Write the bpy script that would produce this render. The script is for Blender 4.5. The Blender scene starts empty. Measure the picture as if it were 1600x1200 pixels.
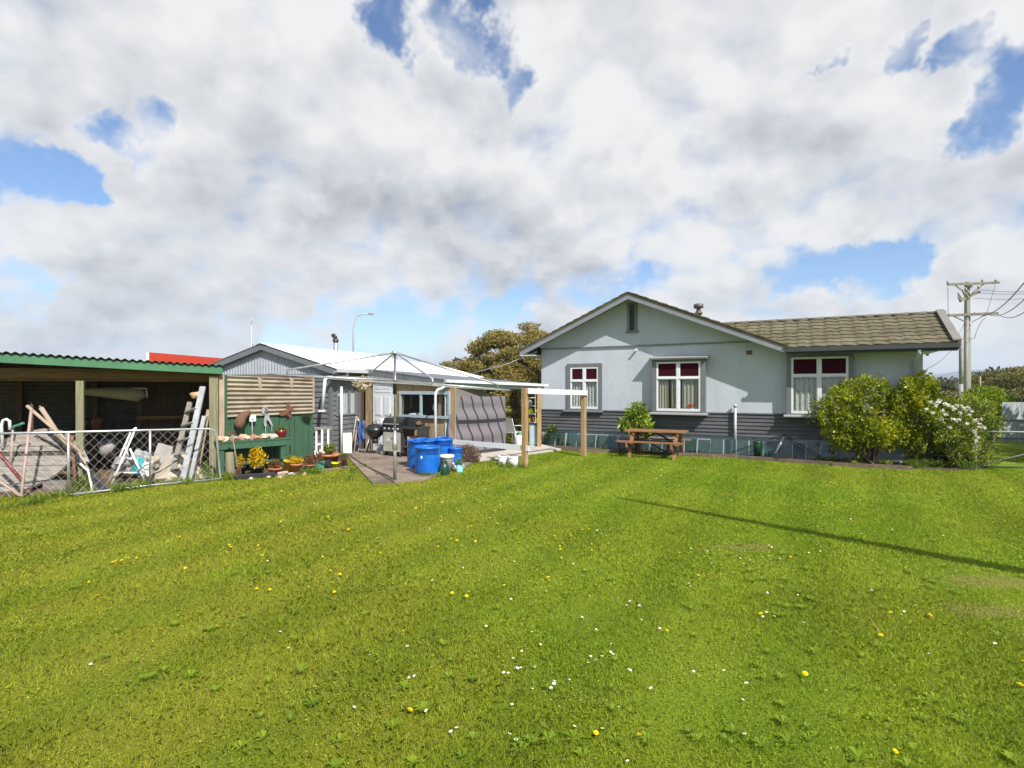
import bpy, math, random
import numpy as np
from mathutils import Vector, Matrix
random.seed(7); rng = np.random.default_rng(11)
PI = math.pi
sc = bpy.context.scene
COL = sc.collection
# ------------------------------------------------------------------ camera calibration (1600x1200 photograph)
F, H, HY = 850.0, 1.85, 606.0
def A(px, py, Y): return Vector(((px-800)/F*Y, Y, H+(HY-py)/F*Y))          # a pixel at a known distance
def AZ(px, z, Y): return Vector(((px-800)/F*Y, Y, z))
def G(px, py, z=0.0):                                                      # a pixel on the ground
    Y = F*(H-z)/(py-HY); return Vector(((px-800)/F*Y, Y, z))
# ------------------------------------------------------------------ materials
def nd(nt, t, **kw):
    n = nt.nodes.new(t)
    for k, v in kw.items(): setattr(n, k, v)
    return n
MATS = {}
def newmat(name):
    m = bpy.data.materials.new(name); m.use_nodes = True
    nt = m.node_tree; nt.nodes.clear()
    out = nd(nt, 'ShaderNodeOutputMaterial')
    MATS[name] = m
    return m, nt, out
def c4(c): return (c[0], c[1], c[2], 1)
def mixc(nt, fac, a, b, mode='MIX'):
    n = nd(nt, 'ShaderNodeMix', data_type='RGBA', blend_type=mode)
    if isinstance(fac, (int, float)): n.inputs[0].default_value = fac
    else: nt.links.new(fac, n.inputs[0])
    for i, v in ((6, a), (7, b)):
        if isinstance(v, tuple): n.inputs[i].default_value = c4(v)
        else: nt.links.new(v, n.inputs[i])
    return n.outputs[2]
def mth(nt, op, a, b=None, c=None, clamp=False):
    n = nd(nt, 'ShaderNodeMath', operation=op, use_clamp=clamp)
    for i, v in enumerate((a, b, c)):
        if v is None: continue
        if isinstance(v, (int, float)): n.inputs[i].default_value = v
        else: nt.links.new(v, n.inputs[i])
    return n.outputs[0]
def sstep(nt, x, lo, hi):
    n = nd(nt, 'ShaderNodeMapRange', interpolation_type='SMOOTHSTEP')
    nt.links.new(x, n.inputs[0]); n.inputs[1].default_value = lo; n.inputs[2].default_value = hi
    return n.outputs[0]
def noise(nt, vec, scale, detail=4, rough=.55, dist=0, dim=None):
    n = nd(nt, 'ShaderNodeTexNoise')
    if dim: n.noise_dimensions = dim
    n.inputs['Scale'].default_value = scale; n.inputs['Detail'].default_value = detail
    n.inputs['Roughness'].default_value = rough; n.inputs['Distortion'].default_value = dist
    if vec is not None: nt.links.new(vec, n.inputs['Vector'])
    return n.outputs[0]
def coords(nt, kind='Object', scale=(1, 1, 1)):
    tc = nd(nt, 'ShaderNodeTexCoord'); mp = nd(nt, 'ShaderNodeMapping')
    mp.inputs['Scale'].default_value = scale
    nt.links.new(tc.outputs[kind], mp.inputs[0]); return mp.outputs[0]
def P(name, col, rough=.6, var=.15, scale=6, bump=0.0, bscale=60, metal=0.0, st=(1, 1, 1), col2=None, c2lo=.55, c2hi=.7,
      c2scale=3, rand=0.0, spec=.5, island=0.0):
    m, nt, out = newmat(name)
    b = nd(nt, 'ShaderNodeBsdfPrincipled'); nt.links.new(b.outputs[0], out.inputs[0])
    v = coords(nt, 'Object', st)
    n1 = noise(nt, v, scale, 6, .6)
    lo = tuple(x*(1-var) for x in col); hi = tuple(min(1, x*(1+var)) for x in col)
    c = mixc(nt, sstep(nt, n1, .3, .7), lo, hi)
    if col2:
        n2 = noise(nt, v, c2scale, 8, .65)
        c = mixc(nt, sstep(nt, n2, c2lo, c2hi), c, col2)
    if rand or island:
        if rand: r = nd(nt, 'ShaderNodeObjectInfo').outputs['Random']; k = rand
        else: r = nd(nt, 'ShaderNodeNewGeometry').outputs['Random Per Island']; k = island
        hs = nd(nt, 'ShaderNodeHueSaturation'); nt.links.new(c, hs.inputs['Color'])
        nt.links.new(mth(nt, 'MULTIPLY_ADD', r, 2*k, 1-k), hs.inputs['Value']); c = hs.outputs[0]
    nt.links.new(c, b.inputs['Base Color'])
    b.inputs['Roughness'].default_value = rough; b.inputs['Metallic'].default_value = metal
    b.inputs['Specular IOR Level'].default_value = spec
    if bump:
        bp = nd(nt, 'ShaderNodeBump'); bp.inputs['Strength'].default_value = bump; bp.inputs['Distance'].default_value = .02
        nt.links.new(noise(nt, v, bscale, 5, .6), bp.inputs['Height']); nt.links.new(bp.outputs[0], b.inputs['Normal'])
    return m
def leafmat(name, cols, trans=.35, rough=.5, nscale=1.2, spec=.35):
    """leaves: colour by leaf (random per island) and by clump (noise), with light coming through"""
    m, nt, out = newmat(name)
    g = nd(nt, 'ShaderNodeNewGeometry')
    n1 = noise(nt, g.outputs['Position'], nscale, 3, .6)
    f = mth(nt, 'ADD', mth(nt, 'MULTIPLY', g.outputs['Random Per Island'], .5), mth(nt, 'MULTIPLY_ADD', n1, 1.6, -.55), clamp=True)
    r = nd(nt, 'ShaderNodeValToRGB'); nt.links.new(f, r.inputs[0])
    e = r.color_ramp.elements
    e[0].position = 0; e[0].color = c4(cols[0]); e[1].position = 1; e[1].color = c4(cols[-1])
    for i, c in enumerate(cols[1:-1]):
        x = e.new((i+1)/(len(cols)-1)); x.color = c4(c)
    b = nd(nt, 'ShaderNodeBsdfPrincipled'); nt.links.new(r.outputs[0], b.inputs['Base Color'])
    b.inputs['Roughness'].default_value = rough; b.inputs['Specular IOR Level'].default_value = spec
    t = nd(nt, 'ShaderNodeBsdfTranslucent'); nt.links.new(r.outputs[0], t.inputs[0])
    mx = nd(nt, 'ShaderNodeMixShader'); mx.inputs[0].default_value = trans
    nt.links.new(b.outputs[0], mx.inputs[1]); nt.links.new(t.outputs[0], mx.inputs[2]); nt.links.new(mx.outputs[0], out.inputs[0])
    return m
def glassmat(name, tint=(1, 1, 1), dens=0.0, dark=(.05, .07, .08), base=.05):
    """thin pane: clear with a Fresnel reflection; dens mixes in a diffuse tint (dirt / coloured glass)"""
    m, nt, out = newmat(name)
    tr = nd(nt, 'ShaderNodeBsdfTransparent'); tr.inputs[0].default_value = c4(tint)
    gl = nd(nt, 'ShaderNodeBsdfGlossy'); gl.inputs['Roughness'].default_value = .03
    df = nd(nt, 'ShaderNodeBsdfDiffuse'); df.inputs[0].default_value = c4(dark)
    lw = nd(nt, 'ShaderNodeLayerWeight'); lw.inputs[0].default_value = .5
    fr = mth(nt, 'POWER', lw.outputs['Facing'], 4.0)
    m1 = nd(nt, 'ShaderNodeMixShader'); m1.inputs[0].default_value = dens
    nt.links.new(tr.outputs[0], m1.inputs[1]); nt.links.new(df.outputs[0], m1.inputs[2])
    m2 = nd(nt, 'ShaderNodeMixShader'); nt.links.new(mth(nt, 'MULTIPLY_ADD', fr, .6, base, clamp=True), m2.inputs[0])
    nt.links.new(m1.outputs[0], m2.inputs[1]); nt.links.new(gl.outputs[0], m2.inputs[2]); nt.links.new(m2.outputs[0], out.inputs[0])
    return m
# ------------------------------------------------------------------ mesh builder
class MB:
    def __init__(s, M=None): s.v = []; s.f = []; s.sm = []; s.M = M
    def add(s, vs, fs, smooth=False):
        o = len(s.v)
        for p in vs:
            p = Vector(p); s.v.append(s.M @ p if s.M else p)
        for f in fs: s.f.append(tuple(i+o for i in f)); s.sm.append(smooth)
        return s
    def box(s, x0, x1, y0, y1, z0, z1):
        return s.add([(x, y, z) for z in (z0, z1) for y in (y0, y1) for x in (x0, x1)],
                     [(0, 2, 3, 1), (4, 5, 7, 6), (0, 1, 5, 4), (2, 6, 7, 3), (0, 4, 6, 2), (1, 3, 7, 5)])
    def bar(s, p, q, w, h=None, up=(0, 0, 1)):
        """rectangular bar from p to q: w across, h along 'up'"""
        p = Vector(p); q = Vector(q); h = h or w; d = (q-p).normalized(); u = Vector(up)
        if abs(d.dot(u)) > .97: u = Vector((1, 0, 0))
        a = d.cross(u).normalized(); b = a.cross(d).normalized(); a *= w/2; b *= h/2
        return s.add([p-a-b, p+a-b, p+a+b, p-a+b, q-a-b, q+a-b, q+a+b, q-a+b],
                     [(0, 1, 2, 3), (7, 6, 5, 4), (0, 4, 5, 1), (1, 5, 6, 2), (2, 6, 7, 3), (3, 7, 4, 0)])
    def tube(s, pts, r, n=8, cap=True):
        pts = [Vector(p) for p in pts]; m = len(pts)
        rs = r if isinstance(r, (list, tuple)) else [r]*m
        vs = []; ref = None
        for i, p in enumerate(pts):
            d = (pts[min(i+1, m-1)]-pts[max(i-1, 0)]).normalized()
            if ref is None:
                ref = Vector((0, 0, 1)) if abs(d.z) < .9 else Vector((1, 0, 0))
            a = d.cross(ref).normalized(); b = a.cross(d).normalized(); ref = b
            for k in range(n):
                t = 2*PI*k/n; vs.append(p+a*rs[i]*math.cos(t)+b*rs[i]*math.sin(t))
        fs = [(i*n+k, i*n+(k+1) % n, (i+1)*n+(k+1) % n, (i+1)*n+k) for i in range(m-1) for k in range(n)]
        s.add(vs, fs, n > 4)
        if cap:
            o = len(s.v); 
            s.f.append(tuple(o-m*n+k for k in reversed(range(n)))); s.sm.append(False)
            s.f.append(tuple(o-n+k for k in range(n))); s.sm.append(False)
        return s
    def lathe(s, prof, c=(0, 0, 0), n=20, R=None, smooth=True):
        """prof: list of (radius, z); open profile turned about z at c; R an optional 3x3 rotation"""
        c = Vector(c); vs = []
        for r, z in prof:
            for k in range(n):
                t = 2*PI*k/n; p = Vector((r*math.cos(t), r*math.sin(t), z))
                vs.append(c+(R @ p if R else p))
        m = len(prof)
        return s.add(vs, [(i*n+k, i*n+(k+1) % n, (i+1)*n+(k+1) % n, (i+1)*n+k) for i in range(m-1) for k in range(n)], smooth)
    def prism(s, poly, d):
        """flat polygon (3-D points) pushed along vector d"""
        poly = [Vector(p) for p in poly]; d = Vector(d); n = len(poly)
        return s.add(poly+[p+d for p in poly], [tuple(reversed(range(n))), tuple(range(n, 2*n))]+[(i, (i+1) % n, n+(i+1) % n, n+i) for i in range(n)])
    def blob(s, c, r, n=10, m=7, jit=.12, seed=0, smooth=True):
        """an irregular lump (rock, bag)"""
        rd = random.Random(seed); c = Vector(c); vs = []
        ph = [rd.uniform(0, 6.28) for _ in range(4)]
        for i in range(m+1):
            a = PI*i/m
            for k in range(n):
                b = 2*PI*k/n
                q = 1+jit*(math.sin(2*b+ph[0]+i)+math.sin(3*a+ph[1])+.7*math.sin(3*b+2*a+ph[2]))*.7+rd.uniform(-jit, jit)*.5
                vs.append(c+Vector((r[0]*math.sin(a)*math.cos(b)*q, r[1]*math.sin(a)*math.sin(b)*q, r[2]*math.cos(a)*q)))
        return s.add(vs, [(i*n+k, i*n+(k+1) % n, (i+1)*n+(k+1) % n, (i+1)*n+k) for i in range(m) for k in range(n)], smooth)
    def grid(s, fn, nu, nv, smooth=True):
        """fn(u,v) -> point for u,v in 0..1"""
        vs = [fn(i/nu, j/nv) for j in range(nv+1) for i in range(nu+1)]
        w = nu+1
        return s.add(vs, [(j*w+i, j*w+i+1, (j+1)*w+i+1, (j+1)*w+i) for j in range(nv) for i in range(nu)], smooth)
    def build(s, name, mat, parent=None, origin=None):
        vs = s.v
        me = bpy.data.meshes.new(name)
        if parent is not None:
            inv = PM[parent.name].inverted(); loc = Vector((0, 0, 0))
            vs = [inv @ v for v in vs]
        else:
            if origin is None:
                xs = [v.x for v in vs]; ys = [v.y for v in vs]; zs = [v.z for v in vs]
                origin = ((min(xs)+max(xs))/2, (min(ys)+max(ys))/2, min(zs))
            loc = Vector(origin); vs = [v-loc for v in vs]
        me.from_pydata([tuple(v) for v in vs], [], s.f)
        me.polygons.foreach_set('use_smooth', s.sm)
        me.materials.append(MATS[mat] if isinstance(mat, str) else mat)
        me.update()
        o = bpy.data.objects.new(name, me); COL.objects.link(o); o.location = loc
        if parent is not None: o.parent = parent
        PM[o.name] = (PM[parent.name].copy() if parent is not None else Matrix.Translation(loc))
        return o
PM = {}      # world matrix of every object, for building children in world coordinates
def tag(o, label=None, cat=None, group=None, kind=None):
    for k, v in (('label', label), ('category', cat), ('group', group), ('kind', kind)):
        if v: o[k] = v
    return o
def thing(name, label, cat, loc=(0, 0, 0), rz=0.0, group=None):
    o = bpy.data.objects.new(name, None); COL.objects.link(o); o.empty_display_size = .2
    o.location = loc; o.rotation_euler = (0, 0, rz)
    PM[o.name] = Matrix.Translation(Vector(loc)) @ Matrix.Rotation(rz, 4, 'Z')
    return tag(o, label, cat, group)
def single(mb, name, mat, label, cat, group=None): return tag(mb.build(name, mat), label, cat, group)
def struct(mb, name, mat): return tag(mb.build(name, mat), kind='structure')
def dup(root, loc, rz=None, label=None):
    """copy a thing with its parts and their sub-parts"""
    r = root.copy(); COL.objects.link(r); r.location = loc
    if rz is not None: r.rotation_euler = (0, 0, rz)
    if label: r['label'] = label
    for ch in list(root.children):
        c = ch.copy(); COL.objects.link(c); c.parent = r
        for g in list(ch.children):
            d = g.copy(); COL.objects.link(d); d.parent = c
    PM[r.name] = Matrix.Translation(Vector(loc)) @ Matrix.Rotation(rz or 0, 4, 'Z')
    return r
def np_mesh(name, V, Fq, mat, parent=None, origin=None, smooth=False):
    """big mesh from numpy arrays: V (n,3) in world space, Fq (m,k) all faces with k corners"""
    V = np.asarray(V, dtype=np.float32); Fq = np.asarray(Fq, dtype=np.int32)
    if parent is not None:
        inv = np.array(PM[parent.name].inverted(), dtype=np.float32); V = V @ inv[:3, :3].T + inv[:3, 3]; loc = (0, 0, 0)
    else:
        loc = origin if origin is not None else (float(V[:, 0].mean()), float(V[:, 1].mean()), float(V[:, 2].min()))
        V = V-np.array(loc, dtype=np.float32)
    me = bpy.data.meshes.new(name); k = Fq.shape[1]
    me.vertices.add(len(V)); me.vertices.foreach_set('co', V.ravel())
    me.loops.add(Fq.size); me.loops.foreach_set('vertex_index', Fq.ravel())
    me.polygons.add(len(Fq)); me.polygons.foreach_set('loop_start', np.arange(0, Fq.size, k, dtype=np.int32))
    me.polygons.foreach_set('loop_total', np.full(len(Fq), k, dtype=np.int32))
    me.update(calc_edges=True)
    if smooth: me.polygons.foreach_set('use_smooth', np.ones(len(Fq), dtype=bool))
    me.materials.append(MATS[mat])
    o = bpy.data.objects.new(name, me); COL.objects.link(o); o.location = loc
    if parent is not None: o.parent = parent
    PM[o.name] = Matrix.Translation(Vector(loc)) if parent is None else PM[parent.name].copy()
    return o
def leaves(pts, L, W, up=.3, outward=None, droop=0.0, fold=.25):
    """one folded four-corner leaf at each point; returns verts, quads"""
    pts = np.asarray(pts); n = len(pts)
    d = rng.normal(size=(n, 3)); 
    if outward is not None: d += outward*1.2
    d[:, 2] += up-droop
    d /= np.linalg.norm(d, axis=1)[:, None]
    r = rng.normal(size=(n, 3)); a = np.cross(d, r); a /= np.linalg.norm(a, axis=1)[:, None]
    nn = np.cross(d, a)
    l = (L*rng.uniform(.65, 1.25, n))[:, None]; w = (W*rng.uniform(.7, 1.2, n))[:, None]
    p0 = pts; p2 = pts+d*l; mid = pts+d*l*.5
    p1 = mid+a*w*.5+nn*w*fold; p3 = mid-a*w*.5+nn*w*fold
    V = np.stack([p0, p1, p2, p3], 1).reshape(-1, 3)
    return V, np.arange(4*n).reshape(-1, 4)
def clump_points(clumps, n, shell=.55):
    """points spread over ellipsoid clumps [(centre, radii)], denser near each surface; returns points, outward"""
    vol = np.array([c[1][0]*c[1][1]*c[1][2] for c in clumps])**.67
    idx = rng.choice(len(clumps), n, p=vol/vol.sum())
    C = np.array([c[0] for c in clumps])[idx]; R = np.array([c[1] for c in clumps])[idx]
    d = rng.normal(size=(n, 3)); d /= np.linalg.norm(d, axis=1)[:, None]
    r = (shell+(1-shell)*rng.random(n)**.6)[:, None]
    return C+d*R*r, d
# ------------------------------------------------------------------ camera, sun, sky
cam = bpy.data.cameras.new('camera'); camo = bpy.data.objects.new('camera', cam); COL.objects.link(camo)
camo.location = (0, 0, H); camo.rotation_euler = (PI/2, 0, 0)
cam.sensor_width = 36; cam.lens = 36*F/1600; cam.shift_y = (HY-600)/1600; cam.clip_end = 20000; cam.clip_start = .05
sc.camera = camo
SAZ, SEL = math.radians(30), math.radians(44.5)
sund = Vector((math.sin(SAZ)*math.cos(SEL), -math.cos(SAZ)*math.cos(SEL), math.sin(SEL)))
sun = bpy.data.lights.new('sun', 'SUN'); suno = bpy.data.objects.new('sun', sun); COL.objects.link(suno)
sun.energy = 5.0; sun.angle = math.radians(.5); sun.color = (1, .95, .87)
suno.location = (10, -15, 20); suno.rotation_euler = sund.to_track_quat('Z', 'Y').to_euler()
w = bpy.data.worlds.new('World'); sc.world = w; w.use_nodes = True
nt = w.node_tree; nt.nodes.clear()
wo = nd(nt, 'ShaderNodeOutputWorld'); bg = nd(nt, 'ShaderNodeBackground'); nt.links.new(bg.outputs[0], wo.inputs[0])
bg.inputs[1].default_value = .1
sky = nd(nt, 'ShaderNodeTexSky', sky_type='NISHITA', sun_disc=False, sun_elevation=SEL, sun_rotation=PI-SAZ)
sky.air_density = 1.0; sky.dust_density = .25; sky.ozone_density = 1.6
tc = nd(nt, 'ShaderNodeTexCoord'); D = tc.outputs['Generated']
sx = nd(nt, 'ShaderNodeSeparateXYZ'); nt.links.new(D, sx.inputs[0])
def vop(op, a, b=None, c=None, sc_=None):
    n = nd(nt, 'ShaderNodeVectorMath', operation=op)
    for i, v in enumerate((a, b, c)):
        if v is None: continue
        if isinstance(v, tuple): n.inputs[i].default_value = v
        else: nt.links.new(v, n.inputs[i])
    if sc_ is not None: n.inputs['Scale'].default_value = sc_
    return n.outputs['Value'] if op == 'DOT_PRODUCT' else n.outputs[0]
# clouds: fields over the directions of the sky, a little flattened like a deck of cumulus seen from below
zz = mth(nt, 'ADD', mth(nt, 'MAXIMUM', sx.outputs[2], 0.0), .55)
cx = nd(nt, 'ShaderNodeCombineXYZ'); nt.links.new(mth(nt, 'DIVIDE', sx.outputs[0], zz), cx.inputs[0]); nt.links.new(mth(nt, 'DIVIDE', sx.outputs[1], zz), cx.inputs[1])
nt.links.new(mth(nt, 'MULTIPLY', sx.outputs[2], 1.3), cx.inputs[2]); Pv = cx.outputs[0]
wn = nd(nt, 'ShaderNodeTexNoise'); wn.inputs['Scale'].default_value = 5.0; wn.inputs['Detail'].default_value = 5; wn.inputs['Roughness'].default_value = .62; nt.links.new(D, wn.inputs['Vector'])
warp = vop('SUBTRACT', wn.outputs['Color'], (.5, .5, .5))
DW = vop('NORMALIZE', vop('MULTIPLY_ADD', warp, (.40, .40, .24), D))
def spot(px, py, r, amp, soft=.0):
    """thin or thicken the cloud around one direction of the sky"""
    d = Vector(((px-800)/F, 1, (HY-py)/F)).normalized()
    mr = nd(nt, 'ShaderNodeMapRange', interpolation_type='SMOOTHSTEP'); nt.links.new(vop('DOT_PRODUCT', DW, tuple(d)), mr.inputs[0])
    a = r/F*d.y
    mr.inputs[1].default_value = math.cos(a*1.6); mr.inputs[2].default_value = math.cos(a*soft)
    mr.inputs[3].default_value = 0; mr.inputs[4].default_value = amp
    return mr.outputs[0]
def puff(o):
    v = vop('ADD', vop('ADD', Pv, o), vop('SCALE', warp, sc_=.10))
    vo = nd(nt, 'ShaderNodeTexVoronoi', feature='SMOOTH_F1', voronoi_dimensions='2D'); vo.inputs['Scale'].default_value = 6.4; vo.inputs['Detail'].default_value = 3; vo.inputs['Roughness'].default_value = .52
    vo.inputs['Smoothness'].default_value = .6; nt.links.new(v, vo.inputs['Vector'])
    return mth(nt, 'ADD', mth(nt, 'MULTIPLY', noise(nt, vop('ADD', Pv, o), 5.2, 7, .54, .15, '2D'), .60), mth(nt, 'MULTIPLY_ADD', vo.outputs['Distance'], -.36, .36))
big = noise(nt, vop('ADD', Pv, (1.3, .2, .4)), 1.7, 2, .5, 0, '2D')
p0 = puff((0, 0, 0)); p1 = puff((.0, -.055, .0)); q0 = noise(nt, vop('ADD', Pv, (3, 1, 2)), 2.6, 4, .5, 0, '2D'); q1 = noise(nt, vop('ADD', Pv, (3, .88, 2)), 2.6, 4, .5, 0, '2D')
cov = mth(nt, 'ADD', mth(nt, 'MULTIPLY', big, .25), mth(nt, 'MULTIPLY', p0, 1.0))
HOLES = [(25, 250, 75, -.42), (110, 290, 48, -.34), (625, 35, 50, -.52), (745, 80, 46, -.46), (830, 115, 40, -.44), (1500, 85, 40, -.46),
         (1600, 150, 55, -.55), (1420, 405, 42, -.44), (1340, 412, 44, -.46), (1250, 398, 40, -.36), (60, 485, 42, -.26), (150, 492, 36, -.24),
         (590, 535, 62, -.36), (480, 535, 44, -.24), (700, 522, 48, -.30), (850, 470, 42, -.3), (1390, 95, 26, -.34), (240, 215, 46, -.42), (950, 450, 36, -.24), (800, 505, 40, -.28), (200, 470, 60, .1), (60, 540, 90, .12)]
cov = mth(nt, 'ADD', cov, .37)
for h in HOLES: cov = mth(nt, 'ADD', cov, spot(*h))
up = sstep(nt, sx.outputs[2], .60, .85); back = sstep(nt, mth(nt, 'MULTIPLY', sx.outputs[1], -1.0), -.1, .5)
cov = mth(nt, 'SUBTRACT', cov, mth(nt, 'MAXIMUM', mth(nt, 'MULTIPLY', up, .22), mth(nt, 'MULTIPLY', back, .18)))     # cloud thinned out of view, overhead and behind, for less and bluer fill
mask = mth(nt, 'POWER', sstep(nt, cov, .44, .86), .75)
thick = sstep(nt, cov, .66, 1.0)
rel = mth(nt, 'ADD', mth(nt, 'SUBTRACT', p1, p0), mth(nt, 'MULTIPLY', mth(nt, 'SUBTRACT', q1, q0), .9))       # undersides are greyer than the sunlit tops
sh = mth(nt, 'ADD', mth(nt, 'MULTIPLY_ADD', thick, .22, .08), mth(nt, 'MULTIPLY', rel, 1.6))
for h in [(840, 375, 130, .27), (700, 335, 120, .16), (570, 420, 110, .15), (200, 60, 200, .14), (1020, 50, 120, .22), (440, 310, 100, .18), (250, 420, 130, .18),
          (100, 545, 100, .14), (1290, 215, 100, .12), (950, 140, 150, -.2), (330, 270, 110, -.2), (600, 180, 140, -.16), (720, 475, 60, -.25), (1450, 200, 130, -.1), (1130, 330, 120, -.1)]:
    sh = mth(nt, 'ADD', sh, spot(*h))
sh = mth(nt, 'ADD', sh, 0.0, clamp=True)
ramp = nd(nt, 'ShaderNodeValToRGB'); nt.links.new(sh, ramp.inputs[0])
e = ramp.color_ramp.elements
e[0].position = 0; e[0].color = (.97, .97, .97, 1); e[1].position = 1; e[1].color = (.46, .485, .54, 1)
x = e.new(.5); x.color = (.735, .755, .795, 1)
low = mth(nt, 'SUBTRACT', 1.0, sstep(nt, sx.outputs[2], .0, .09))        # far cloud closes up towards the horizon
mask = mth(nt, 'MAXIMUM', mask, mth(nt, 'MULTIPLY', low, .7))
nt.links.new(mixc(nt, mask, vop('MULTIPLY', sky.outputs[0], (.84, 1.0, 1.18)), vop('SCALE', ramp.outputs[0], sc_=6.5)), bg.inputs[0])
vs = sc.view_settings; vs.view_transform = 'Standard'; vs.look = 'None'; vs.exposure = .5; vs.gamma = 1; vs.use_curve_mapping = False
sc.cycles.use_denoising = True
sc.cycles.max_bounces = 8; sc.cycles.transparent_max_bounces = 24
# ------------------------------------------------------------------ palette
P('stucco', (.435, .475, .53), .9, .07, 1.1, .5, 26, st=(1.6, 1.6, .4), col2=(.31, .345, .37), c2scale=2.2, c2lo=.56, c2hi=.85)
P('stucco_upper', (.405, .445, .50), .9, .06, 1.1, .45, 26, st=(1, 1, .5), col2=(.33, .37, .41), c2scale=2.6, c2lo=.58, c2hi=.85)
P('siding', (.08, .084, .094), .6, .2, 2.2, .15, 20, spec=.35, st=(.5, 1, 2), col2=(.115, .115, .115), c2scale=3, c2lo=.55, c2hi=.75)
P('foundation', (.36, .42, .46), .9, .12, 3, .4, 30, col2=(.2, .22, .22))
P('barge', (.205, .22, .255), .6, .06, 3, .08)
P('trim_grey', (.135, .14, .15), .55, .08, 4)
P('trim_white', (.64, .67, .70), .45, .04, 5)
P('white_paint', (.78, .78, .76), .5, .07, 5, .1, col2=(.45, .42, .36), c2lo=.66, c2hi=.8)
P('sill_grey', (.30, .30, .31), .6, .08, 4)
P('roof_tile', (.105, .09, .052), .9, .25, 7, .5, 40, col2=(.135, .12, .078), c2scale=2.2, c2lo=.45, c2hi=.62, island=.14)
P('ridge_cap', (.13, .115, .085), .85, .25, 9, .5, 40)
P('gutter_dark', (.045, .048, .054), .5, .1, 4)
P('soffit', (.5, .52, .5), .7, .05, 3)
P('verge_white', (.19, .178, .16), .6, .12, 5)
P('room', (.20, .18, .16), .9, .1, 2)
P('flue', (.12, .105, .095), .6, .25, 8, metal=.3)
P('flue_steel', (.45, .44, .43), .4, .2, 9, metal=.8)
P('white_roof', (.60, .615, .63), .5, .04, 2, spec=.5)
P('grey_roof', (.15, .165, .185), .8, .12, 2, spec=.15)
P('garage_gable', (.34, .365, .40), .5, .08, 3)
P('garage_siding', (.125, .13, .14), .6, .12, 3, .1, 20)
P('garage_trim', (.15, .16, .175), .55, .1, 4)
P('fascia_grey', (.15, .155, .16), .6, .12, 3)
P('raw_timber', (.36, .25, .14), .8, .22, 5, .3, 30, st=(6, 6, .6), col2=(.20, .15, .09), c2lo=.5, c2hi=.68)
P('treated_post', (.34, .22, .105), .8, .25, 4, .25, 30, st=(7, 7, .7), col2=(.44, .31, .155))
P('old_post', (.20, .19, .115), .85, .2, 4, .35, 25, st=(6, 6, .5), col2=(.15, .14, .09))
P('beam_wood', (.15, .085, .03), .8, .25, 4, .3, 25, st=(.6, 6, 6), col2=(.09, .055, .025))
P('glass_edge', (.34, .40, .38), .4, .1, 8)
P('grey_wood', (.24, .215, .19), .85, .25, 4, .4, 30, st=(1, 6, 6), col2=(.13, .12, .11))
P('pale_wood', (.36, .28, .21), .8, .2, 5, .3, 30, col2=(.30, .22, .16))
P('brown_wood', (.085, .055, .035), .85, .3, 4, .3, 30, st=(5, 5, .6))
P('dark_wood', (.06, .05, .042), .9, .3, 4, .3, 30)
P('table_wood', (.24, .115, .05), .75, .28, 4, .3, 30, st=(.8, 6, 6), col2=(.33, .20, .11))
P('purple_wood', (.11, .065, .07), .75, .25, 4, .2, 30)
P('shed_green', (.055, .17, .085), .55, .12, 4, .1)
P('panel_green', (.04, .105, .058), .65, .2, 3, .25, 25, st=(3, 3, .8), col2=(.022, .062, .036), c2lo=.5, c2hi=.72)
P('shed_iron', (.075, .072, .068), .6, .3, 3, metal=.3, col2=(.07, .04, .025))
P('old_iron', (.33, .285, .225), .6, .15, 2.2, .1, 40, st=(1, 1, 2), col2=(.19, .11, .065), c2scale=1.8, c2lo=.5, c2hi=.7)
P('galv', (.50, .51, .53), .38, .18, 8, metal=.75)
P('galv_pale', (.46, .47, .49), .5, .12, 8, metal=.3)
P('wire', (.62, .62, .62), .5, .1, 8, metal=.35)
P('alu', (.52, .53, .55), .42, .15, 6, metal=.5)
P('concrete', (.25, .195, .15), .95, .22, 2.5, .7, 50, col2=(.12, .09, .07), c2scale=1.3, c2lo=.42, c2hi=.65)
P('paving', (.46, .42, .37), .95, .18, 3, .5, 50, col2=(.28, .24, .2), c2scale=1.5)
P('soil', (.075, .052, .036), .95, .35, 9, .9, 30, col2=(.15, .11, .075))
P('dirt', (.13, .085, .05), .95, .3, 6, .8, 30, col2=(.22, .14, .08))
P('timber_edge', (.15, .105, .08), .9, .25, 3, .5, 25, st=(1, 5, 5), col2=(.24, .15, .11))
P('blue_plastic', (.007, .125, .52), .38, .18, 3, .03, 20, spec=.5, col2=(.05, .19, .50), c2lo=.55, c2hi=.8)
P('blue_dark', (.004, .055, .25), .4, .1, 3)
P('white_plastic', (.74, .75, .76), .4, .07, 5, col2=(.5, .47, .42), c2lo=.65, c2hi=.8)
P('grey_plastic', (.34, .35, .36), .5, .15, 5, col2=(.22, .21, .2))
P('dark_green_plastic', (.012, .05, .03), .35, .15, 6)
P('sky_plastic', (.22, .58, .72), .4, .08, 5)
P('black_metal', (.018, .018, .02), .32, .2, 6)
P('black_plastic', (.025, .026, .028), .5, .2, 6)
P('bbq_body', (.055, .056, .06), .4, .2, 5, metal=.3)
P('bbq_panel', (.40, .385, .34), .5, .15, 4, col2=(.25, .24, .21))
P('terracotta', (.47, .17, .075), .8, .14, 7, .2, 40, col2=(.55, .30, .2))
P('maroon_glaze', (.14, .012, .012), .2, .2, 6, spec=.6)
P('yellow_plastic', (.75, .52, .03), .45, .1, 5)
P('bright_yellow', (.85, .70, .02), .4, .06, 5)
P('green_pot', (.06, .22, .14), .5, .1, 5)
P('rust', (.15, .065, .04), .85, .3, 9, .4, 40, col2=(.12, .05, .035))
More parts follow.
